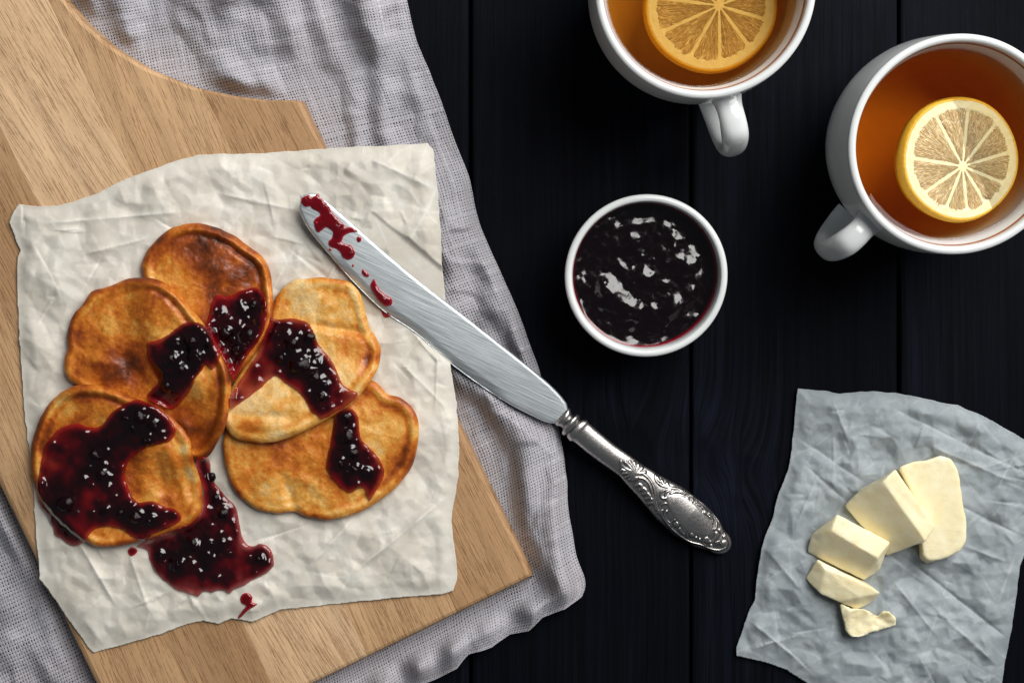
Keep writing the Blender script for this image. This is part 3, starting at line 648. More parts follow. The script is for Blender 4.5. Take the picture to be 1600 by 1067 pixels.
# ------------------------------------------------------------ jam
BERRY = None
def berry_mesh(seed):
    import bmesh
    bm = bmesh.new(); bmesh.ops.create_icosphere(bm, subdivisions=3, radius=1)
    r = random.Random(seed); ph = [r.uniform(0, 6) for _ in range(6)]
    for v in bm.verts:
        c = v.co; k = 1 + .10 * math.sin(3 * c.x + ph[0]) * math.sin(3 * c.y + ph[1]) + .07 * math.sin(7 * c.x + ph[2]) * math.sin(6 * c.z + ph[3]) + .04 * math.sin(13 * c.y + ph[4]) * math.sin(11 * c.x + ph[5])
        k -= .22 * max(0, 1 - (c - Vector((.35, .3, .88))).length / .38)          # the calyx dimple
        v.co = c * k
    me = bpy.data.meshes.new("berry"); bm.to_mesh(me); bm.free()
    for p in me.polygons: p.use_smooth = True
    me.materials.append(T_BERRY); return me
BERRIES = [berry_mesh(s) for s in range(4)]
def scatter(poly, n, r0, r1, seed, margin=10, fixed=()):
    r = random.Random(seed); P = np.array(poly, float); out = list(fixed); x0, y0 = P.min(0); x1, y1 = P.max(0)
    C = np.array([(r.uniform(x0, x1), r.uniform(y0, y1), r.uniform(r0, r1)) for _ in range(1500)]); ok = sdf(C[:, 0], C[:, 1], P)[0] > margin
    for x, y, q in C[ok]:
        if len(out) >= n + len(fixed): break
        if all(math.hypot(x - a, y - b) > (q + c) * .85 for a, b, c in out): out.append((x, y, q))
    return out
def jam(name, poly, label, T, berries, seed, mat=None, sp=1.6, soft=9.0, rough=1.0, cat="jam", group=None, tmax=None, holes=(), bl=2, smooth_poly=True, thick_bias=0.0, jag=1.6, spots=()):
    """a puddle that lies on whatever is under it; berries: (x, y, radius px)"""
    global H
    mat = mat or T_JAM
    poly = catmull(poly, 5) if smooth_poly else np.array(poly, float)
    if jag: poly = poly + np.stack([fbm(poly[:, 0], poly[:, 1], 12, 2, seed), fbm(poly[:, 0], poly[:, 1], 12, 2, seed + 3)], -1) * jag
    x, y, d, F = sheet(poly, sp)
    Hb = np.maximum(H, blur(dilate(H, 1 if bl > 1 else 0), bl, 2)) if bl > 1 else H
    if bl > 1: Hb = np.maximum(Hb, blur(dilate(H, 1), 1, 1))
    def th(x, y, d):
        u = np.clip(d / soft, 0, 1); t = np.sqrt(np.clip(1 - (1 - u) ** 2, 0, 1)) * (.72 + .28 * smooth01(d / (soft * 3)))
        t = t * (1 + rough * (.46 * fbm(x, y, 18, 2, seed + 10) + .10 * fbm(x, y, 7.5, 1, seed + 15)))
        for (hx, hy, hr, ha) in holes: t = t * (1 - ha * np.exp(-(np.hypot(x - hx, y - hy) / hr) ** 2))
        z = T * t
        for (bx, by, br) in lumps: z = z + br * K * .42 * np.exp(-(np.hypot(x - bx, y - by) / (br * .75)) ** 2) * smooth01(d / 5)
        for (bx, by, br) in berries:
            q = np.hypot(x - bx, y - by) / br
            z = z + br * K * .50 * np.exp(-(q / 1.05) ** 4) * smooth01(d / 6)
        return z, t
    area = .5 * abs(np.sum(poly[:, 0] * np.roll(poly[:, 1], -1) - poly[:, 1] * np.roll(poly[:, 0], -1)))
    lumps = [] if not berries else scatter(poly, int(area / 400), 6, 11, seed + 1, 5, berries)[len(berries):]
    lumps = [q for q in lumps if fbm(np.array([q[0]]), np.array([q[1]]), 26, 2, seed + 77)[0] > -.05 or min(math.hypot(q[0] - b[0], q[1] - b[1]) for b in berries) < 24]
    z, t = th(x, y, d); z0 = samp(Hb, x, y)
    z = np.where(d < .01, z0 - .0003, z0 + .0002 + z)
    tt = np.clip(t * .50 * (1 + .5 * fbm(x, y, 26, 3, seed + 40)) + thick_bias, 0, 1) * smooth01(d / (soft * 1.3) + .05)
    for (bx, by, br) in lumps: tt = tt + .20 * np.exp(-(np.hypot(x - bx, y - by) / (br * 1.2)) ** 2)
    for (bx, by, br) in berries: tt = tt + .6 * np.exp(-(np.hypot(x - bx, y - by) / (br * 1.3)) ** 2)
    P = Wd(x, y, z)
    base = thing(name, Wd(poly[:, 0].mean(), poly[:, 1].mean(), float(z0.min())).tolist(), label, cat, group) if berries else None
    kw = dict(parent=base) if berries else dict(label=label, cat=cat, group=group)
    o = mesh_obj("jam_film" if berries else name, P, F, mat, attrs={"thick": np.clip(tt, 0, 1)}, **kw)
    for k, (bx, by, br) in enumerate(berries):
        zt = float(samp(Hb, [bx], [by])[0]); r = br * K
        b = bpy.data.objects.new("berry", BERRIES[(k + seed) % 4]); COL.objects.link(b); b.parent = base
        zc = zt + T * .40 + r * .18
        b.location = Vector(Wd(bx, by, zc).tolist()) - base.location
        b.rotation_euler = (random.uniform(-.6, .6), random.uniform(-.6, .6), random.uniform(0, 6)); b.scale = (r * .97, r * .92, r * .78)
    sl = window(poly); dr = sdf(RXX[sl], RYY[sl], poly)[0]; zr = Hb[sl] + th(RXX[sl], RYY[sl], np.maximum(dr, 0))[0]
    H[sl] = np.where(dr > 0, np.maximum(H[sl], zr), H[sl])
    return o
# pool on the parchment, below pancakes B and C
POOL = [(306, 722), (326, 716), (331, 745), (343, 764), (354, 776), (366, 788), (372, 800), (375, 822), (380, 841), (388, 850), (397, 852), (405, 849), (415, 850), (424, 859), (428, 871), (427, 885), (416, 896), (394, 906), (380, 915), (367, 921), (358, 928), (350, 924), (340, 922), (330, 925), (318, 924), (310, 932), (300, 929), (290, 926), (276, 923), (266, 916), (252, 904), (240, 891), (233, 874), (229, 860), (214, 853), (235, 842), (262, 833), (285, 822), (300, 815), (316, 795), (317, 765)]
jam("jam_puddle", POOL, "dark glossy jam puddle with berries on parchment below the pancakes", .0022, scatter(POOL, 5, 9, 13, 3, 13, [(250, 868, 9), (300, 850, 12), (350, 800, 11), (330, 745, 8), (405, 872, 9)]), 600, sp=1.5, cat="jam", group="jam on the pancakes and parchment", soft=10)
JA = [(334, 464), (345, 461), (358, 462), (372, 455), (393, 449), (405, 450), (413, 461), (417, 480), (416, 500), (410, 522), (397, 543), (384, 560), (374, 580), (366, 596), (356, 575), (344, 552), (328, 525), (322, 508), (326, 490)]
jam("jam_patch", JA, "dark jam patch on the topmost brown pancake inside its rim", .0016, scatter(JA, 2, 8, 10, 4, 12, [(388, 524, 14), (352, 520, 11), (372, 545, 8)]), 610, group="jam on the pancakes and parchment")
JB = [(230, 545), (228, 536), (243, 532), (262, 522), (276, 512), (288, 505), (303, 503), (318, 508), (330, 520), (338, 536), (345, 552), (341, 565), (331, 578), (322, 570), (312, 582), (303, 595), (296, 612), (280, 632), (265, 640), (245, 632), (228, 622), (238, 606), (248, 596), (240, 580), (232, 562)]
jam("jam_patch", JB, "heap of jam and berries spilling over the left middle pancake", .0018, scatter(JB, 1, 8, 11, 5, 11, [(302, 534, 15), (306, 560, 13), (284, 578, 10), (262, 600, 10), (268, 560, 12)]), 620, group="jam on the pancakes and parchment", thick_bias=.1)
JC = [(66, 712), (72, 694), (84, 678), (102, 666), (122, 662), (142, 668), (158, 664), (170, 650), (184, 637), (200, 628), (216, 624), (234, 629), (252, 640), (266, 655), (275, 672), (268, 688), (250, 694), (228, 700), (212, 710), (200, 722), (196, 740), (200, 760), (206, 776), (218, 784), (236, 782), (256, 790), (274, 796), (284, 808), (276, 818), (260, 826), (240, 834), (224, 846), (208, 840), (190, 828), (170, 824), (150, 826), (140, 834), (132, 848), (118, 853), (106, 850), (92, 841), (84, 834), (82, 822), (74, 806), (64, 792), (57, 772), (58, 752), (62, 735)]
jam("jam_patch", JC, "widest jam patch, thick with berries over the lower left pancake and its edge", .0017, scatter(JC, 4, 7, 11, 6, 12, [(104, 786, 15), (218, 650, 13), (240, 662, 11), (150, 712, 12), (160, 742, 11), (212, 806, 13), (190, 800, 9), (198, 655, 9)]), 630, group="jam on the pancakes and parchment", bl=8, thick_bias=.10, holes=[(88, 720, 22, .7), (120, 805, 22, .7), (200, 745, 22, .4), (140, 770, 20, .6), (100, 690, 20, .6)])
JD = [(424, 496), (437, 499), (456, 497), (468, 500), (481, 504), (489, 516), (497, 535), (508, 550), (520, 566), (528, 582), (534, 598), (546, 608), (558, 613), (556, 622), (542, 634), (522, 645), (503, 656), (494, 650), (485, 644), (478, 630), (470, 618), (458, 607), (444, 598), (430, 588), (414, 600), (396, 615), (378, 628), (360, 640), (358, 622), (368, 604), (386, 576), (404, 548), (417, 515)]
jam("jam_patch", JD, "red and black jam patch on the pale pancake beside the knife", .0013, scatter(JD, 1, 7, 10, 7, 12, [(456, 537, 12), (484, 528, 9), (472, 572, 18), (462, 560, 12), (492, 590, 12), (500, 618, 9), (440, 560, 10), (508, 600, 8)]), 640, group="jam on the pancakes and parchment", holes=[(395, 605, 26, .85), (425, 570, 14, .5), (525, 622, 18, .6), (470, 512, 14, .5)])
JE = [(524, 648), (534, 640), (547, 636), (556, 644), (561, 656), (562, 670), (565, 686), (576, 698), (588, 709), (594, 721), (600, 735), (598, 747), (594, 756), (588, 768), (577, 783), (572, 776), (568, 764), (558, 765), (546, 771), (534, 765), (526, 757), (517, 745), (510, 733), (511, 718), (514, 704), (519, 676), (520, 660)]
jam("jam_patch", JE, "tongue of jam running down the scalloped lower right pancake", .0017, scatter(JE, 1, 7, 9, 8, 10, [(541, 652, 10), (542, 682, 12), (552, 706, 10), (534, 724, 10), (572, 738, 8)]), 650, group="jam on the pancakes and parchment")
circ = lambda x, y, r, n=14: [(x + r * math.cos(a), y + r * math.sin(a)) for a in np.linspace(0, 2 * math.pi, n, endpoint=False)]
jam("jam_drop", circ(207, 861, 7), "small round jam drop on parchment left of the puddle", .0012, [], 660, sp=.9, soft=6, mat=T_SMEAR, group="jam on the pancakes and parchment", thick_bias=.35)
jam("jam_drop", [(375, 934), (380, 927), (388, 926), (394, 932), (394, 940), (402, 943), (396, 948), (388, 953), (381, 960), (373, 966), (372, 962), (380, 952), (384, 946), (377, 942)], "splash of red jam with a short tail near the parchment edge", .0010, [], 670, sp=.8, soft=6, mat=T_SMEAR, group="jam on the pancakes and parchment", thick_bias=.25, jag=.6)

# ------------------------------------------------------------ knife
KA = np.array([.7696, .6382]); KNn = np.array([.6382, -.7696]); KT = np.array([470.0, 304.0])
def kz(s): return .029 - .0262 * np.asarray(s, float) / 868
def kst(p): q = np.asarray(p, float) - KT; return q @ KA, q @ KNn
def kpt(s, t): return KT[0] + s * KA[0] + t * KNn[0], KT[1] + s * KA[1] + t * KNn[1]
up = [(473, 305), (480, 302), (490, 302), (500, 306), (515, 318), (545, 344), (600, 393), (660, 443), (720, 489), (790, 544), (840, 584), (868, 609), (884, 628), (889, 640)]
dn = [(469, 309), (467, 320), (469, 332), (480, 355), (500, 381), (530, 416), (560, 449), (600, 487), (650, 521), (690, 557), (740, 595), (790, 628), (830, 649), (855, 660), (872, 661), (884, 655)]
UP = np.array([kst(p) for p in catmull(up, 4, False)]); DN = np.array([kst(p) for p in catmull(dn, 4, False)])
kc = Wd(*kpt(540, 0), 0).tolist()
knife = thing("butter_knife", kc, "steel table knife with jam on its tip and an ornate silver handle", "knife")
s0 = max(UP[:, 0].min(), DN[:, 0].min()); s1 = 540.0
Smax = 543.0
S = np.concatenate([np.linspace(-1.5, 12, 12), np.linspace(14, 520, 220), np.linspace(522, Smax, 14)])
tu = np.interp(S, UP[:, 0], UP[:, 1]); td = np.interp(S, DN[:, 0], DN[:, 1])
# rounded ends
tm0 = (np.interp(0, UP[:, 0], UP[:, 1]) + np.interp(4, DN[:, 0], DN[:, 1])) / 2
f = np.sqrt(np.clip((S - S[0]) / 12, 0, 1)); m_ = (tu + td) / 2; tu = m_ + (tu - m_) * f; td = m_ + (td - m_) * f
tu = np.where(S > 528, tu * (1 - smooth01((S - 528) / 16) * .45), tu); 
uu = np.array([0, .02, .05, .09, .14, .19, .21, .26, .34, .42, .5, .58, .66, .74, .82, .88, .92, .95, .975, 1.0])
T_ = td[:, None] + (tu - td)[:, None] * uu
bev = smooth01((S - 90) / 60) * smooth01((455 - S) / 40)
wz = np.zeros((len(S), len(uu)))
lowd = np.abs(T_ - td[:, None]); upd = np.abs(tu[:, None] - T_)
wz = .0010 * np.sqrt(np.clip(np.minimum(lowd, upd) / 3.5, 0, 1)) - .0013 * bev[:, None] * np.clip(1 - lowd / 12.5, 0, 1) + .00025 * np.sin(np.clip(uu, 0, 1) * np.pi)[None, :]
Xk, Yk = kpt(S[:, None] + 0 * T_, T_)
Ztop = kz(S)[:, None] + wz; Zbot = kz(S)[:, None] - .0007 * np.sqrt(np.clip(np.minimum(lowd, upd) / 3.5, 0, 1)) - .0002
Pt = Wd(Xk, Yk, Ztop); Pb = Wd(Xk, Yk, Zbot); n1 = Pt.shape[0] * Pt.shape[1]; nv = len(uu); nu = len(S)
Ft = grid_faces(nu, nv); Fb = flip(Ft) + n1
row = np.arange(nu - 1) * nv
Fe = [np.stack([row, row + nv, row + nv + n1, row + n1], -1), np.stack([row + nv - 1, row + nv - 1 + n1, row + 2 * nv - 1 + n1, row + 2 * nv - 1], -1)]
cl = np.arange(nv - 1); Fe.append(np.stack([cl, cl + n1, cl + 1 + n1, cl + 1], -1)); e0 = (nu - 1) * nv; Fe.append(np.stack([cl + e0, cl + 1 + e0, cl + 1 + e0 + n1, cl + e0 + n1], -1))
ca, sa = math.cos(.26), math.sin(.26)
kc1 = np.stack([(S[:, None] * ca + T_ * sa) * K, (-S[:, None] * sa + T_ * ca) * K, 0 * T_], -1).reshape(-1, 3)
mesh_obj("blade", np.concatenate([Pt.reshape(-1, 3), Pb.reshape(-1, 3)]), np.concatenate([Ft, Fb] + Fe), T_BLADE, parent=knife, attrs={"kcoord": np.concatenate([kc1, kc1])})
# bolster: neck, ring
hu = [(889, 642), (899, 652), (906, 657), (913, 655), (918, 657), (920, 661), (924, 664), (940, 678), (962, 696), (985, 712), (1007, 728), (1039, 747), (1070, 763), (1102, 788), (1125, 814), (1137, 838), (1139, 848), (1137, 856)]
hd = [(872, 665), (878, 673), (887, 676), (886, 683), (891, 689), (897, 690), (900, 692), (916, 706), (937, 722), (953, 733), (968, 744), (982, 760), (997, 776), (1026, 811), (1054, 836), (1086, 854), (1109, 860), (1125, 862)]
HU = np.array([kst(p) for p in hu]); HD = np.array([kst(p) for p in hd])
def half(s): return np.interp(s, HU[:, 0], HU[:, 1]), np.interp(s, HD[:, 0], HD[:, 1])
Z6 = lambda x, y: (930 + x / 6.277, 700 + y / 6.277)
strokes = []
def stk(pts, r0, r1=None, h=1.0, sm=True):
    P = [kst(Z6(*p)) for p in pts]; P = catmull(P, 5, False) if len(P) > 2 and sm else np.array(P, float)
    strokes.append((P, r0 / 6.277, (r1 if r1 is not None else r0) / 6.277, h))
for e in ((300, 140), (340, 135), (385, 145), (425, 165), (460, 195), (490, 235)): stk([e, ((e[0] + 400) / 2 + 6, (e[1] + 262) / 2), (400, 262)], 17, 8)
for e in ((262, 215), (275, 250), (305, 285), (340, 305), (372, 310)): stk([e, ((e[0] + 395) / 2, (e[1] + 240) / 2), (395, 240)], 15, 7)
stk([(255, 130), (262, 165), (300, 200), (360, 225)], 12)
stk([(400, 295)], 24); stk([(395, 268), (440, 245), (500, 270), (550, 330), (580, 400), (592, 480), (605, 570), (640, 650)], 13, 9)
stk([(430, 290), (480, 300), (525, 345), (552, 410), (568, 480), (590, 560), (620, 640)], 10, 6)
for q in ((405, 365), (445, 405), (478, 450), (505, 495), (528, 545)): stk([q, (q[0] + 32, q[1] - 8), (q[0] + 62, q[1] + 20), (q[0] + 74, q[1] + 60)], 17, 5)
stk([(590, 265), (600, 320), (650, 365), (720, 385), (800, 395), (880, 430), (960, 470)], 10, 7)
for q in ((610, 285), (655, 320), (705, 345)): stk([q, (q[0] + 20, q[1] + 35), (q[0] + 60, q[1] + 50)], 16, 5)
stk([(700, 490), (660, 490), (645, 455), (665, 420), (720, 400), (790, 395)], 11, 7); stk([(690, 470), (700, 430), (740, 410)], 9)
stk([(745, 445), (790, 425), (840, 432), (885, 455)], 13, 8)
for x_ in range(780, 890, 14): stk([(x_, 412), (x_ + 8, 440)], 5, 5, .6)
for x_, y_, r_ in ((905, 500, 24), (958, 515, 16), (996, 530, 14), (1082, 630, 26), (1112, 655, 14), (800, 748, 30), (950, 850, 26), (990, 880, 15), (1026, 895, 14), (1232, 805, 27), (1268, 868, 22), (1100, 905, 30), (1270, 940, 38), (1140, 960, 18)): stk([(x_, y_)], r_, r_, 1.25)
stk([(1010, 550), (1045, 570), (1070, 600)], 9); stk([(1125, 670), (1150, 700), (1155, 735)], 11, 6); stk([(1120, 635), (1165, 675), (1192, 730), (1185, 780), (1168, 795)], 10, 8)
stk([(930, 470), (1010, 510), (1090, 575), (1160, 640), (1215, 720), (1240, 780)], 7); stk([(1245, 800), (1275, 850), (1295, 920)], 8)
stk([(1195, 840), (1180, 880), (1150, 910), (1125, 920)], 22, 10); stk([(1100, 880), (1070, 890), (1060, 930), (1090, 960)], 9, 7)
stk([(640, 610), (670, 690), (740, 780), (830, 860), (930, 920), (1040, 950), (1120, 985), (1220, 1000), (1290, 970)], 10, 7)
stk([(745, 775), (748, 725), (785, 700), (825, 715), (838, 745)], 9, 7); stk([(828, 795), (850, 825), (880, 850)], 16, 5); stk([(905, 870), (905, 835), (940, 815)], 9, 6)
stk([(640, 600), (640, 560), (690, 540), (730, 555)], 10, 6); stk([(700, 620), (685, 660), (705, 710), (745, 745)], 13, 7); stk([(660, 610), (655, 650), (680, 700)], 8, 5)
for k_ in range(5): stk([(1178 + 10 * k_, 925 - 4 * k_), (1190 + 10 * k_, 955 - 4 * k_)], 4, 4, .6)
# plain oval cartouche
CART = [kst(Z6(*p)) for p in ((690, 480), (760, 450), (880, 470), (980, 545), (1080, 650), (1150, 760), (1160, 840), (1110, 870), (1000, 860), (880, 800), (780, 690), (710, 570))]
def relief(s, t):
    h = np.zeros(s.shape); near = np.zeros(s.shape)
    for P, r0, r1, hh in strokes:
        n = len(P)
        for i in range(max(1, n - 1)):
            a = P[i]; b = P[min(i + 1, n - 1)]; dx, dy = b - a; L = dx * dx + dy * dy + 1e-9
            lo = min(a[0], b[0]) - 9; hi = max(a[0], b[0]) + 9
            m = (s > lo) & (s < hi)
            ss = s[m]; tt = t[m]
            u = np.clip(((ss - a[0]) * dx + (tt - a[1]) * dy) / L, 0, 1); q = np.hypot(ss - a[0] - u * dx, tt - a[1] - u * dy)
            fr = (i + u) / max(1, n - 1); r = r0 + (r1 - r0) * fr
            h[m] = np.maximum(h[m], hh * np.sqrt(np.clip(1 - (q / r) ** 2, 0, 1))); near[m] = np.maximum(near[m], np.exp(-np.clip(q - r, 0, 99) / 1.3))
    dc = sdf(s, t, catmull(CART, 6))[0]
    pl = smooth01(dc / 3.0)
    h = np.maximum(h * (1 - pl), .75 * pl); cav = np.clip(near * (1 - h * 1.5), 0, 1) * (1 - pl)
    return h, cav
Sh = np.concatenate([np.arange(556, 640, 2.0), np.arange(640, 862, .7), np.linspace(862, 869.5, 14)])
na = 150; ph = np.linspace(0, 2 * np.pi, na, endpoint=False)
hu_, hd_ = half(Sh); endf = np.sqrt(np.clip(1 - np.clip((Sh - 846) / 23.6, 0, 1) ** 2, 0, 1)); mid = (hu_ + hd_) / 2; wv = (hu_ - hd_) / 2 
mid_e = np.interp(846, Sh, mid); wv_e = np.interp(846, Sh, wv)
mid = np.where(Sh > 846, mid_e + (Sh - 846) * .05, mid); wv = np.where(Sh > 846, wv_e * endf, wv) + .15
TH = mid[:, None] + wv[:, None] * np.cos(ph); rel, cav = relief(Sh[:, None] + 0 * TH, TH)
topm = smooth01(np.sin(ph) * 4 + .4)
hh = wv * K * (.62 - .10 * smooth01((Sh - 640) / 60))
hh = np.minimum(hh, kz(Sh) + .0003)
ZH = kz(Sh)[:, None] + hh[:, None] * np.sin(ph) + .00062 * rel * topm
Xh, Yh = kpt(Sh[:, None] + 0 * TH, TH)
Fh = grid_faces(len(Sh), na, True)
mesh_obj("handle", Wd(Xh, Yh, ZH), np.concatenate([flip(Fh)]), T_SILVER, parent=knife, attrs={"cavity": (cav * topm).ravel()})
Sb = np.array([534, 538, 541, 544, 547, 549, 550.5, 552, 554, 556.5, 558.5, 560]); bw = np.array([16, 17, 15, 13.2, 13.0, 14.5, 17.5, 19.6, 20.0, 19.4, 17.2, 16.0]); bh = np.array([.0022, .0034, .0038, .0036, .0036, .0040, .0046, .0050, .0051, .0049, .0045, .0042])
ctr = np.interp(Sb, [534, 560], [np.interp(534, DN[:, 0], (np.interp(DN[:, 0], UP[:, 0], UP[:, 1]) + DN[:, 1]) / 2), float(np.interp(560, Sh, mid))])
Sf = np.linspace(534, 560, 50); bwf = np.interp(Sf, Sb, bw); bhf = np.interp(Sf, Sb, bh); cf = np.interp(Sf, Sb, ctr); ph2 = np.linspace(0, 2 * np.pi, 60, endpoint=False)
Tb = cf[:, None] + bwf[:, None] * np.cos(ph2); Zb = kz(Sf)[:, None] + bhf[:, None] * np.sin(ph2) * .95; Xb, Yb = kpt(Sf[:, None] + 0 * Tb, Tb)
Fbl = [list(map(int, q)) for q in flip(grid_faces(50, 60, True))] + [list(range(60))]
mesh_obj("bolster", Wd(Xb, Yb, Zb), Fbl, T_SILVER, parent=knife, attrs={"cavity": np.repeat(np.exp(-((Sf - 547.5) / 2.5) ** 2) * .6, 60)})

# jam on the blade: raise the support map with the blade, then lay smears on it
Hs = H.copy()
rs = (RXX - KT[0]) * KA[0] + (RYY - KT[1]) * KA[1]; rt = (RXX - KT[0]) * KNn[0] + (RYY - KT[1]) * KNn[1]
bladeZ = kz(rs) + .0011 
Hpaper = H
H = bladeZ.copy()
Z4 = lambda L: [(440 + x / 3.81, 280 + y / 3.81) for x, y in L]
sm1 = Z4([(118, 120), (135, 98), (165, 92), (178, 108), (205, 95), (235, 112), (258, 138), (285, 165), (300, 195), (330, 225), (352, 248), (372, 262), (385, 282), (415, 285), (445, 300), (452, 315), (420, 318), (395, 325), (370, 345), (360, 372), (385, 385), (415, 395), (430, 415), (438, 440), (420, 470), (400, 480), (370, 470), (350, 440), (320, 415), (285, 400), (278, 375), (300, 350), (305, 320), (290, 300), (262, 290), (240, 312), (215, 318), (200, 290), (190, 255), (205, 230), (225, 215), (215, 195), (185, 180), (165, 160), (140, 165), (120, 150)])
jam("jam_smear", sm1, "long ragged red jam smear at the tip of the knife blade", .0011, [], 700, mat=T_SMEAR, sp=.7, soft=4, group="jam smears on the knife", thick_bias=.12, holes=[(470 + 20, 330, 3, .8)], jag=1.6, bl=1)
sm2 = Z4([(548, 592), (556, 600), (568, 630), (590, 660), (622, 690), (650, 705), (660, 725), (652, 750), (620, 757), (598, 745), (575, 722), (555, 690), (535, 660), (527, 630), (538, 608)])
jam("jam_smear", sm2, "bright red teardrop jam smear by the lower edge of the blade", .0015, [], 710, mat=T_SMEAR, sp=.7, soft=5, group="jam smears on the knife", thick_bias=.10, jag=.3, bl=1)
jam("jam_smear", Z4([(478, 540), (492, 538), (512, 556), (522, 574), (512, 584), (492, 578), (476, 560)]), "small oval jam drop midway between the two bigger blade smears", .0007, [], 720, mat=T_SMEAR, sp=.7, soft=4, group="jam smears on the knife", thick_bias=.12, jag=.2, bl=1)
for (qx, qy, qr, ql) in ((205, 262, 12, "jam speck left of the big smear towards the lower blade edge"), (262, 150, 11, "jam speck on the upper blade edge beside the head of the big smear"), (425, 515, 9, "jam speck between the big smear and the oval drop on the blade"),
                         (290, 420, 9, "jam speck at the lower blade edge under the tail of the big smear"), (215, 95, 9, "jam speck at the very tip of the knife")):
    jam("jam_speck", [(440 + (qx + qr * math.cos(a) * (1 + .3 * math.sin(qx + 2 * a))) / 3.81, 280 + (qy + qr * math.sin(a)) / 3.81) for a in np.linspace(0, 2 * math.pi, 9, endpoint=False)], ql, .0004, [], 750, mat=T_SMEAR, sp=.7, soft=3, group="jam specks on the knife tip", jag=0, bl=1)
jam("jam_smear", Z4([(448, 345), (462, 340), (475, 352), (472, 372), (455, 376), (446, 362)]), "tiny jam dot at the upper edge of the blade near its tip", .0005, [], 730, mat=T_SMEAR, sp=.7, soft=3, group="jam smears on the knife", jag=.2, bl=1)
H = Hpaper
jam("jam_drop", Z4([(575, 750), (600, 752), (628, 770), (650, 778), (668, 800), (652, 815), (625, 826), (604, 815), (592, 790)]), "pink jam fleck on parchment just under the blade edge", .0004, [], 740, mat=T_SMEAR, sp=.8, soft=5, group="jam on the pancakes and parchment", jag=.8, bl=1)

# ------------------------------------------------------------ jam bowl
def centre(px, py, z): p = Wd(px, py, z); return float(p[0]), float(p[1])
cx, cy = centre(1010, 432, .040); ro = 127.5 * px_size(1010, 432, .04)
bowl = thing("ramekin", (cx, cy, 0), "small round white ramekin filled with dark jam in the table centre", "bowl")
pr = [(0, .0022), (.024, .0022), (.027, .0012), (.0285, 0.0), (.0300, 0.0004), (.0312, .003), (.0330, .012), (.0350, .024), (ro - .0012, .0345), (ro - .0002, .0372), (ro, .0386), (ro - .0004, .0396), (ro - .0013, .0401), (ro - .0022, .0401), (ro - .0030, .0396), (ro - .0034, .0385), (ro - .0038, .036), (.0338, .030), (.0320, .020), (.0300, .010), (.026, .0055), (.018, .0045), (0.0001, .0045)]
pr = catmull(pr, 4, False)
lathe("bowl_body", pr, T_PORC, (cx, cy, 0), 128, parent=bowl)
zj = .0295; rj = .03385
def bowl_jam():
    nr, na = 130, 260; q = np.linspace(0, 1, nr); a = np.linspace(0, 2 * np.pi, na, endpoint=False)
    X = cx + rj * q[:, None] * np.cos(a); Y = cy + rj * q[:, None] * np.sin(a)
    px = X / K; py = -Y / K
    h = .00095 * fbm(px, py, 26, 2, 800) + .00026 * fbm(px, py, 11, 2, 803) + .00005 * fbm(px, py, 5, 2, 805)
    # berries just below the skin
    r = random.Random(12)
    lumps = [(-.015, -.010, .0065, .0023), (-.008, -.018, .0056, .0021), (-.018, -.005, .004, .0012), (.004, -.017, .0036, .0012), (.012, -.016, .0045, .0015), (-.001, -.001, .0038, .0011), (.014, -.012, .004, .0011), (.010, -.004, .003, .0008), (.019, .004, .003, .0009), (-.013, .013, .0028, .0008), (.006, -.0215, .003, .0008), (.022, -.008, .0024, .0008), (-.020, -.004, .0026, .0007), (-.010, .003, .0020, .0005), (.014, .013, .002, .0006)]
    for _ in range(14): lumps.append((r.uniform(-.026, .026), r.uniform(-.026, .026), r.uniform(.0010, .0019), r.uniform(.0002, .0005)))
    for lx, ly, lr, lh in lumps: h = h + lh * np.exp(-((X - cx - lx) ** 2 + (Y - cy - ly) ** 2) / lr ** 2)
    h = h * smooth01((1 - q[:, None]) / .10)
    h = h + .0013 * np.exp(-(1 - q[:, None]) / .045)                      # meniscus
    h = h - .0006 * np.exp(-((q[:, None] - .80) / .07) ** 2) * smooth01(.7 + np.sin(a)[None, :])
    Z = zj + h
    thick = smooth01((1 - q[:, None] - .006) / .055) * .9 + .10 + 0 * a
    bot = np.stack([X[-1], Y[-1], np.full(na, zj - .003)], -1)[None]
    V = np.concatenate([np.stack([X, Y, Z], -1), bot]); th = np.concatenate([thick, np.ones((1, na))])
    return mesh_obj("jam", V, grid_faces(nr + 1, na, True), m_jam("dark jam in the bowl", (.26, .003, .014), (.0030, .0006, .0014), 1.0, .07, .12), loc=(cx, cy, zj - .003), attrs={"thick": th.ravel()}, label="near-black glossy jam filling the white ramekin", cat="jam")
bowl_jam()

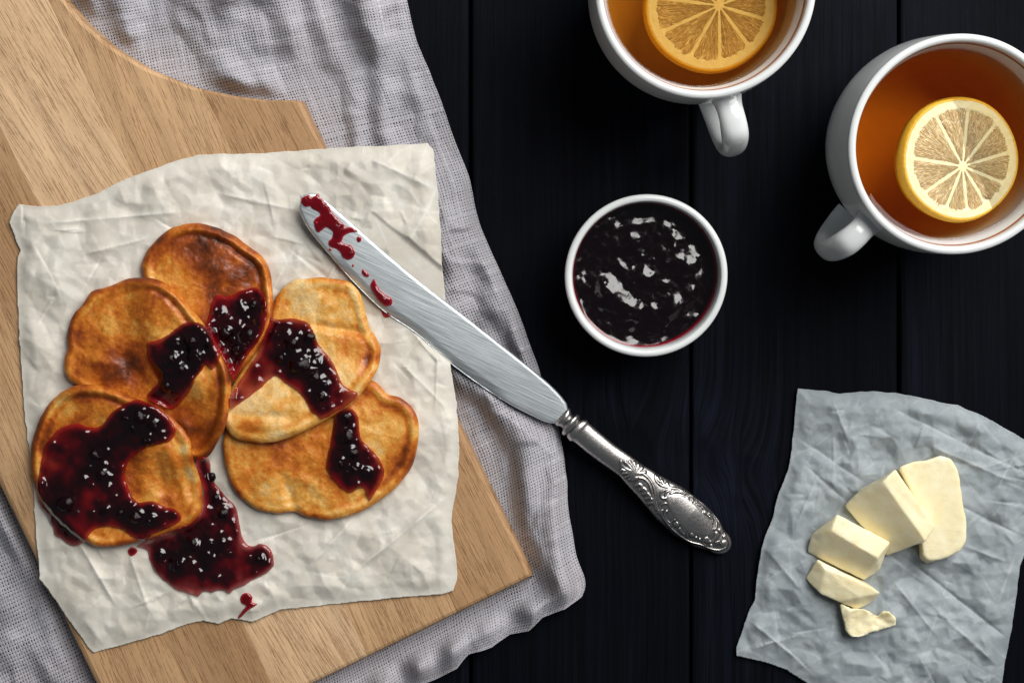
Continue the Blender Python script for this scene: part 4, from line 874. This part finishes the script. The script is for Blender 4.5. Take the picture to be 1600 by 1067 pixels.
# ------------------------------------------------------------ tea cups
CUP_H = .080
def cup(rcx, rcy, rpx, tip, name_label, tea_label, dens):
    x0, y0 = centre(rcx, rcy, CUP_H); RIM = rpx * px_size(rcx, rcy, CUP_H); tx, ty = centre(tip[0], tip[1], .047); hdir = (tx - x0, ty - y0); reach = math.hypot(*hdir) - .0700
    c = thing("tea_cup", (x0, y0, 0), name_label, "cup", "white porcelain tea cups")
    pr = [(0, .0025), (.026, .0025), (.0285, .0015), (.0295, 0), (.0310, .0003), (.0320, .003), (.0355, .007), (.0425, .018), (.0460, .033), (.0477, .047), (.0476, .060), (.0470, .071), (RIM, .0772), (RIM + .0001, .0788), (RIM - .0004, .0797), (RIM - .0015, .0801), (RIM - .0026, .0798), (RIM - .0033, .0787), (RIM - .0036, .076), (RIM - .0050, .0705), (.0409, .0645), (.0404, .055), (.0400, .045), (.0388, .032), (.0362, .0225), (.0310, .0160), (.022, .0138), (0.0001, .0134)]
    prc = catmull(pr, 4, False)
    lathe("cup_body", prc, T_PORC, (x0, y0, 0), 128, parent=c)
    lathe("rim_line", [(RIM - .00385 + .0, .0752), (RIM - .00375, .0755), (RIM - .00365, .0765), (RIM - .00355, .0768), (RIM - .0030, .0768), (RIM - .0030, .0752)], T_BAND, (x0, y0, 0), 128, parent=c)
    hd = np.array(hdir, float); hd /= np.hypot(*hd); side = np.array([-hd[1], hd[0]])
    path = [(.0455, .066), (.050, .0675), (.057, .0690), (.0645, .0655), (.0690, .0570), (.0700, .0465), (.0675, .0360), (.0610, .0270), (.0530, .0225), (.0450, .0220)]
    path = catmull([(r_ + reach * smooth01((r_ - .046) / .022), z_) for r_, z_ in path], 7, False)
    n = len(path); T2 = np.gradient(path, axis=0); T2 /= np.linalg.norm(T2, axis=1)[:, None]; N2 = np.stack([-T2[:, 1], T2[:, 0]], -1)
    u = np.linspace(0, 1, n); wd = .0054 + .0016 * np.exp(-(u / .10) ** 2) + .0012 * np.exp(-((1 - u) / .10) ** 2) + .0006 * np.exp(-((u - .32) / .12) ** 2); tk = .0036 + .0012 * np.exp(-(u / .1) ** 2) + .0009 * np.exp(-((u - .30) / .05) ** 2)
    seg = 28; a = np.linspace(0, 2 * np.pi, seg, endpoint=False)
    rr = path[:, None, 0] + tk[:, None] * np.sin(a) * N2[:, None, 0]; zz = path[:, None, 1] + tk[:, None] * np.sin(a) * N2[:, None, 1]; ss = wd[:, None] * np.sign(np.cos(a)) * np.abs(np.cos(a)) ** .85
    V = np.stack([x0 + hd[0] * rr + side[0] * ss, y0 + hd[1] * rr + side[1] * ss, zz], -1)
    mesh_obj("handle", V, grid_faces(n, seg, True), T_PORC, parent=c)
    # tea
    zt = .0660; pt = [(0.0002, .0058), (.020, .0062), (.0300, .0082), (.0362, .017), (.0398, .031), (.0411, .045), (.0415, .055), (.0418, .063), (.0422, zt + .0010), (.0417, zt + .0006), (.0411, zt + .0002), (.0402, zt), (.03, zt), (.015, zt), (.0002, zt)]
    t = lathe("tea", pt, m_tea(dens), (x0, y0, 0), 128, loc=(x0, y0, .0058), label=tea_label, cat="tea", group="tea in the cups")
    return x0, y0, zt
c1 = cup(1103, -21, 173, (1143, 232), "white tea cup cut by the top edge with its handle pointing down", "amber tea in the cup at the top edge", 36.0)
c2 = cup(1497, 227, 170.7, (1290, 391), "white tea cup at the right edge with its handle towards the jam", "dark amber tea in the cup at the right edge", 46.0)

# ------------------------------------------------------------ lemon slices
def lemon(pcx, pcy, zc, rpx, tilt, star, angs, label, thick=.0070, oval=(1.0, 1.0)):
    x0, y0 = centre(pcx, pcy, zc); R = rpx * px_size(pcx, pcy, zc)
    c = thing("lemon_slice", (x0, y0, zc), label, "lemon slice", "lemon slices floating in the tea")
    c.rotation_euler = tilt
    sx, sy = star
    def place(V): return V + np.array([x0, y0, zc])
    na = 180; a = np.linspace(0, 2 * np.pi, na, endpoint=False); rw = 1 + .010 * np.cos(2 * a + .4) + .006 * np.cos(5 * a + 1)
    # rind: the coloured outer wall, top at z = 0
    pr = [(R - .0022, -.0004), (R - .0012, .0001), (R - .0005, -.0001), (R, -.0009), (R + .0004, -.002), (R + .0006, -.0035), (R + .0003, -.0052), (R - .0005, -thick), (R - .003, -thick)]
    pr = catmull(pr, 3, False)
    pore = lambda: 0
    V = np.stack([pr[:, None, 0] * rw * np.cos(a) * oval[0], pr[:, None, 0] * rw * np.sin(a) * oval[1], pr[:, None, 1] + 0 * a], -1)
    mesh_obj("rind", place(V), flip(grid_faces(len(pr), na, True)), T_RIND, parent=c)
    q = np.concatenate([np.linspace(0, .12, 8), np.linspace(.16, .84, 34), np.linspace(.86, 1, 12)])
    Rp = R - .0013
    X = q[:, None] * Rp * rw * np.cos(a) * oval[0]; Y = q[:, None] * Rp * rw * np.sin(a) * oval[1]
    Z = -.00035 + .00040 * smooth01((q[:, None] - .80) / .08) + .00012 * fbm(X * 30000, Y * 30000, 60, 3, 900)
    V = np.concatenate([np.stack([X, Y, Z], -1), np.stack([X[-1] , Y[-1], 0 * a - thick + .0002], -1)[None], np.stack([X[-1] * 0, Y[-1] * 0, 0 * a - thick + .0002], -1)[None]])
    mesh_obj("pith", place(V), grid_faces(len(V), na, True), T_PITH, parent=c)
    Rf = R * .885; ang = np.radians(sorted(angs))
    for k in range(len(ang)):
        a0 = ang[k]; a1 = ang[(k + 1) % len(ang)] + (2 * np.pi if k == len(ang) - 1 else 0); g = .00012
        # membranes run from the off-centre star to the flesh circle at angle a0, a1
        e = lambda th: np.array([Rf * math.cos(th) * oval[0], Rf * math.sin(th) * oval[1]])
        s_ = np.array([sx, sy]); m_dir = (e((a0 + a1) / 2) - s_); m_dir /= np.hypot(*m_dir)
        arc = [e(t) for t in np.linspace(a0 + .015, a1 - .015, 9)]
        d0 = arc[0] - s_; d0 /= np.hypot(*d0); d1 = arc[-1] - s_; d1 /= np.hypot(*d1)
        half_a = max(.08, abs(math.acos(max(-1, min(1, float(d0 @ d1))))) / 2)
        off = .0010 + g / math.sin(half_a) * .45
        root = s_ + m_dir * off
        poly = [root]
        poly += [root + (arc[0] - root) * f for f in (.3, .6, .9)] + [arc[0] * .985 + arc[1] * .015] + arc[1:-1] + [arc[-1]] + [root + (arc[-1] - root) * f for f in (.9, .6, .3)]
        poly = catmull(np.array(poly) / K, 3)
        x, y, d, F = sheet(poly, 1.3)
        x, y = x * K, y * K
        rx, ry = x - sx, y - sy; th = np.arctan2(ry, rx); rr = np.hypot(rx, ry)
        z = -.0006 + .00062 * (1 - np.exp(-d / 2.0)) + .00022 * fbm(th * 2600, rr / K * 3.0, 60, 3, 910 + k) * smooth01(d / 4)
        z = np.where(d < .01, -.0007, z)
        polar = np.stack([rr / R, th, 0 * th + .1 * k], -1)
        mesh_obj("segment", place(np.stack([x, y, z], -1)), flip(F), T_FLESH, parent=c, attrs={"polar": polar})
    # seeds of light pulp at the star
    return c
lemon(1502, 249, c2[2] + .0010, 97, (math.radians(-4), math.radians(10), 0), (.0009, -.0030), [82, 44, 8, -27, -58, -82, -108, -140, 178, 122], "pale lemon slice floating half out of the tea at the right edge", thick=.0095)
lemon(1111, 9, c1[2] - .0165, 103, (math.radians(-1), math.radians(1), 0), (.0036, 0), [70, 100, 135, 172, -152, -112, -80, -46, -14, 20, 45], "orange-tinted lemon slice sunk in the tea at the top edge", thick=.006)

# ------------------------------------------------------------ butter
def butter(verts, faces, label, bevel=.0008, sub=2, seed=0, crumb=.00022):
    import bmesh
    h0 = min(v[2] for v in verts)
    base_h = float(np.mean([samp(H, [v[0]], [v[1]])[0] for v in verts]))
    V = [Wd(x, y, base_h - .0012 + z).tolist() for x, y, z in verts]
    c = np.mean(V, 0); c[2] = base_h - .0012
    bm = bmesh.new(); vs = [bm.verts.new((v[0] - c[0], v[1] - c[1], v[2] - c[2])) for v in V]
    for f in faces: bm.faces.new([vs[i] for i in f])
    bmesh.ops.recalc_face_normals(bm, faces=bm.faces)
    bmesh.ops.bevel(bm, geom=list(bm.edges), offset=bevel, segments=3, profile=.6, affect='EDGES', clamp_overlap=True)
    bmesh.ops.triangulate(bm, faces=bm.faces)
    for _ in range(3):
        es = [e for e in bm.edges if e.calc_length() > .0016]
        if es: bmesh.ops.subdivide_edges(bm, edges=es, cuts=1, use_grid_fill=False); bmesh.ops.triangulate(bm, faces=bm.faces)
    bm.normal_update()
    from mathutils import noise
    for v in bm.verts:
        p = v.co * 260 + Vector((seed * 3.1, 0, 0)); q = v.co * 900 + Vector((seed, 2, 0))
        v.co = v.co + v.normal * (crumb * 1.2 * noise.noise(p) + crumb * .45 * noise.noise(q))
    me = bpy.data.meshes.new("butter_piece"); bm.to_mesh(me); bm.free()
    for p in me.polygons: p.use_smooth = True
    me.materials.append(T_BUTTER)
    o = bpy.data.objects.new("butter_piece", me); COL.objects.link(o); o.location = c
    tag(o, label, "butter", "butter pieces on the grey paper"); return o
def prism(top, bot, zt, zb):
    """top / bottom outlines with equal counts; zt may be a list"""
    n = len(top); zt = zt if hasattr(zt, '__len__') else [zt] * n
    v = [(x, y, z) for (x, y), z in zip(top, zt)] + [(x, y, zb) for x, y in bot]
    return v, [list(range(n)), list(range(n, 2 * n))[::-1]] + [[i, (i + 1) % n, n + (i + 1) % n, n + i] for i in range(n)]
top = [(1404, 730), (1424, 721), (1446, 719), (1470, 711), (1487, 716), (1498, 736), (1504, 780), (1511, 819), (1510, 846), (1500, 862), (1470, 875), (1450, 876), (1442, 868), (1440, 850), (1438, 800), (1420, 760)]
bot = [(1400, 733), (1422, 725), (1446, 721), (1468, 714), (1484, 720), (1494, 738), (1500, 780), (1507, 818), (1506, 844), (1497, 858), (1469, 873), (1447, 882), (1436, 872), (1434, 850), (1432, 800), (1414, 760)]
butter(*prism(top, bot, .0115, 0), "wide flat butter slab at the right with rounded corners", bevel=.0016, seed=1)
# wedge block leaning on the slab
butter([(1380, 752, .0200), (1399, 733, .0185), (1461, 822, .0170), (1446, 845, .0195), (1319, 789, .0050), (1386, 868, .0040), (1344, 764, .0080), (1322, 794, 0), (1387, 866, 0), (1446, 843, 0), (1456, 820, 0), (1396, 737, 0), (1346, 768, 0)],
       [[0, 1, 2, 3], [0, 3, 5, 4], [0, 4, 6], [0, 6, 1], [4, 5, 8, 7], [5, 3, 9, 8], [3, 2, 10, 9], [2, 1, 11, 10], [1, 6, 12, 11], [6, 4, 7, 12], [7, 8, 9, 10, 11, 12]], "broad butter wedge with a bright ridge leaning against the flat slab", seed=2)
butter([(1299, 829, .0160), (1308, 803, .0140), (1391, 847, .0130), (1371, 871, .0165), (1261, 862, .0045), (1350, 906, .0050), (1268, 834, .0060), (1374, 891, .0060), (1264, 862, 0), (1350, 903, 0), (1373, 889, 0), (1388, 848, 0), (1308, 807, 0), (1271, 836, 0)],
       [[0, 1, 2, 3], [0, 3, 5, 4], [0, 4, 6], [0, 6, 1], [3, 7, 5], [3, 2, 7], [4, 5, 9, 8], [5, 7, 10, 9], [7, 2, 11, 10], [2, 1, 12, 11], [1, 6, 13, 12], [6, 4, 8, 13], [8, 9, 10, 11, 12, 13]], "thick butter block in the middle of the row with a bright top face", seed=3)
butter([(1277, 873, .0085), (1290, 890, .0105), (1281, 927, .0075), (1258, 903, .0030), (1352, 912, .0110), (1376, 926, .0085), (1340, 934, .0105), (1310, 940, .0080), (1339, 952, .0030), (1360, 942, .0030), (1281, 924, 0), (1262, 903, 0), (1279, 876, 0), (1352, 908, 0), (1373, 924, 0), (1338, 948, 0), (1310, 937, 0)],
       [[0, 1, 4], [0, 3, 2, 1], [1, 2, 7, 6], [1, 6, 4], [4, 6, 5], [6, 7, 8], [6, 8, 9, 5], [3, 11, 10, 2], [0, 12, 11, 3], [0, 4, 13, 12], [4, 5, 14, 13], [5, 9, 14], [9, 8, 15, 14], [8, 7, 16, 15], [7, 2, 10, 16], [10, 11, 12, 13, 14, 15, 16]], "low slanted butter piece between the thick block and the crumb", seed=4)
top = [(1313, 943), (1330, 951), (1350, 951), (1362, 958), (1370, 962), (1380, 955), (1390, 956), (1397, 962), (1402, 976), (1392, 979), (1376, 983), (1364, 987), (1352, 992), (1340, 995), (1330, 994), (1322, 985), (1316, 965)]
bot = [(x + (1348 - x) * .06, y + (970 - y) * .06) for x, y in top]
butter(*prism(top, bot, [.006, .0075, .008, .006, .0045, .006, .007, .006, .004, .004, .0045, .005, .006, .0075, .007, .006, .006], 0), "smallest ragged butter crumb at the lower end of the row", bevel=.0009, seed=5, crumb=.0007)
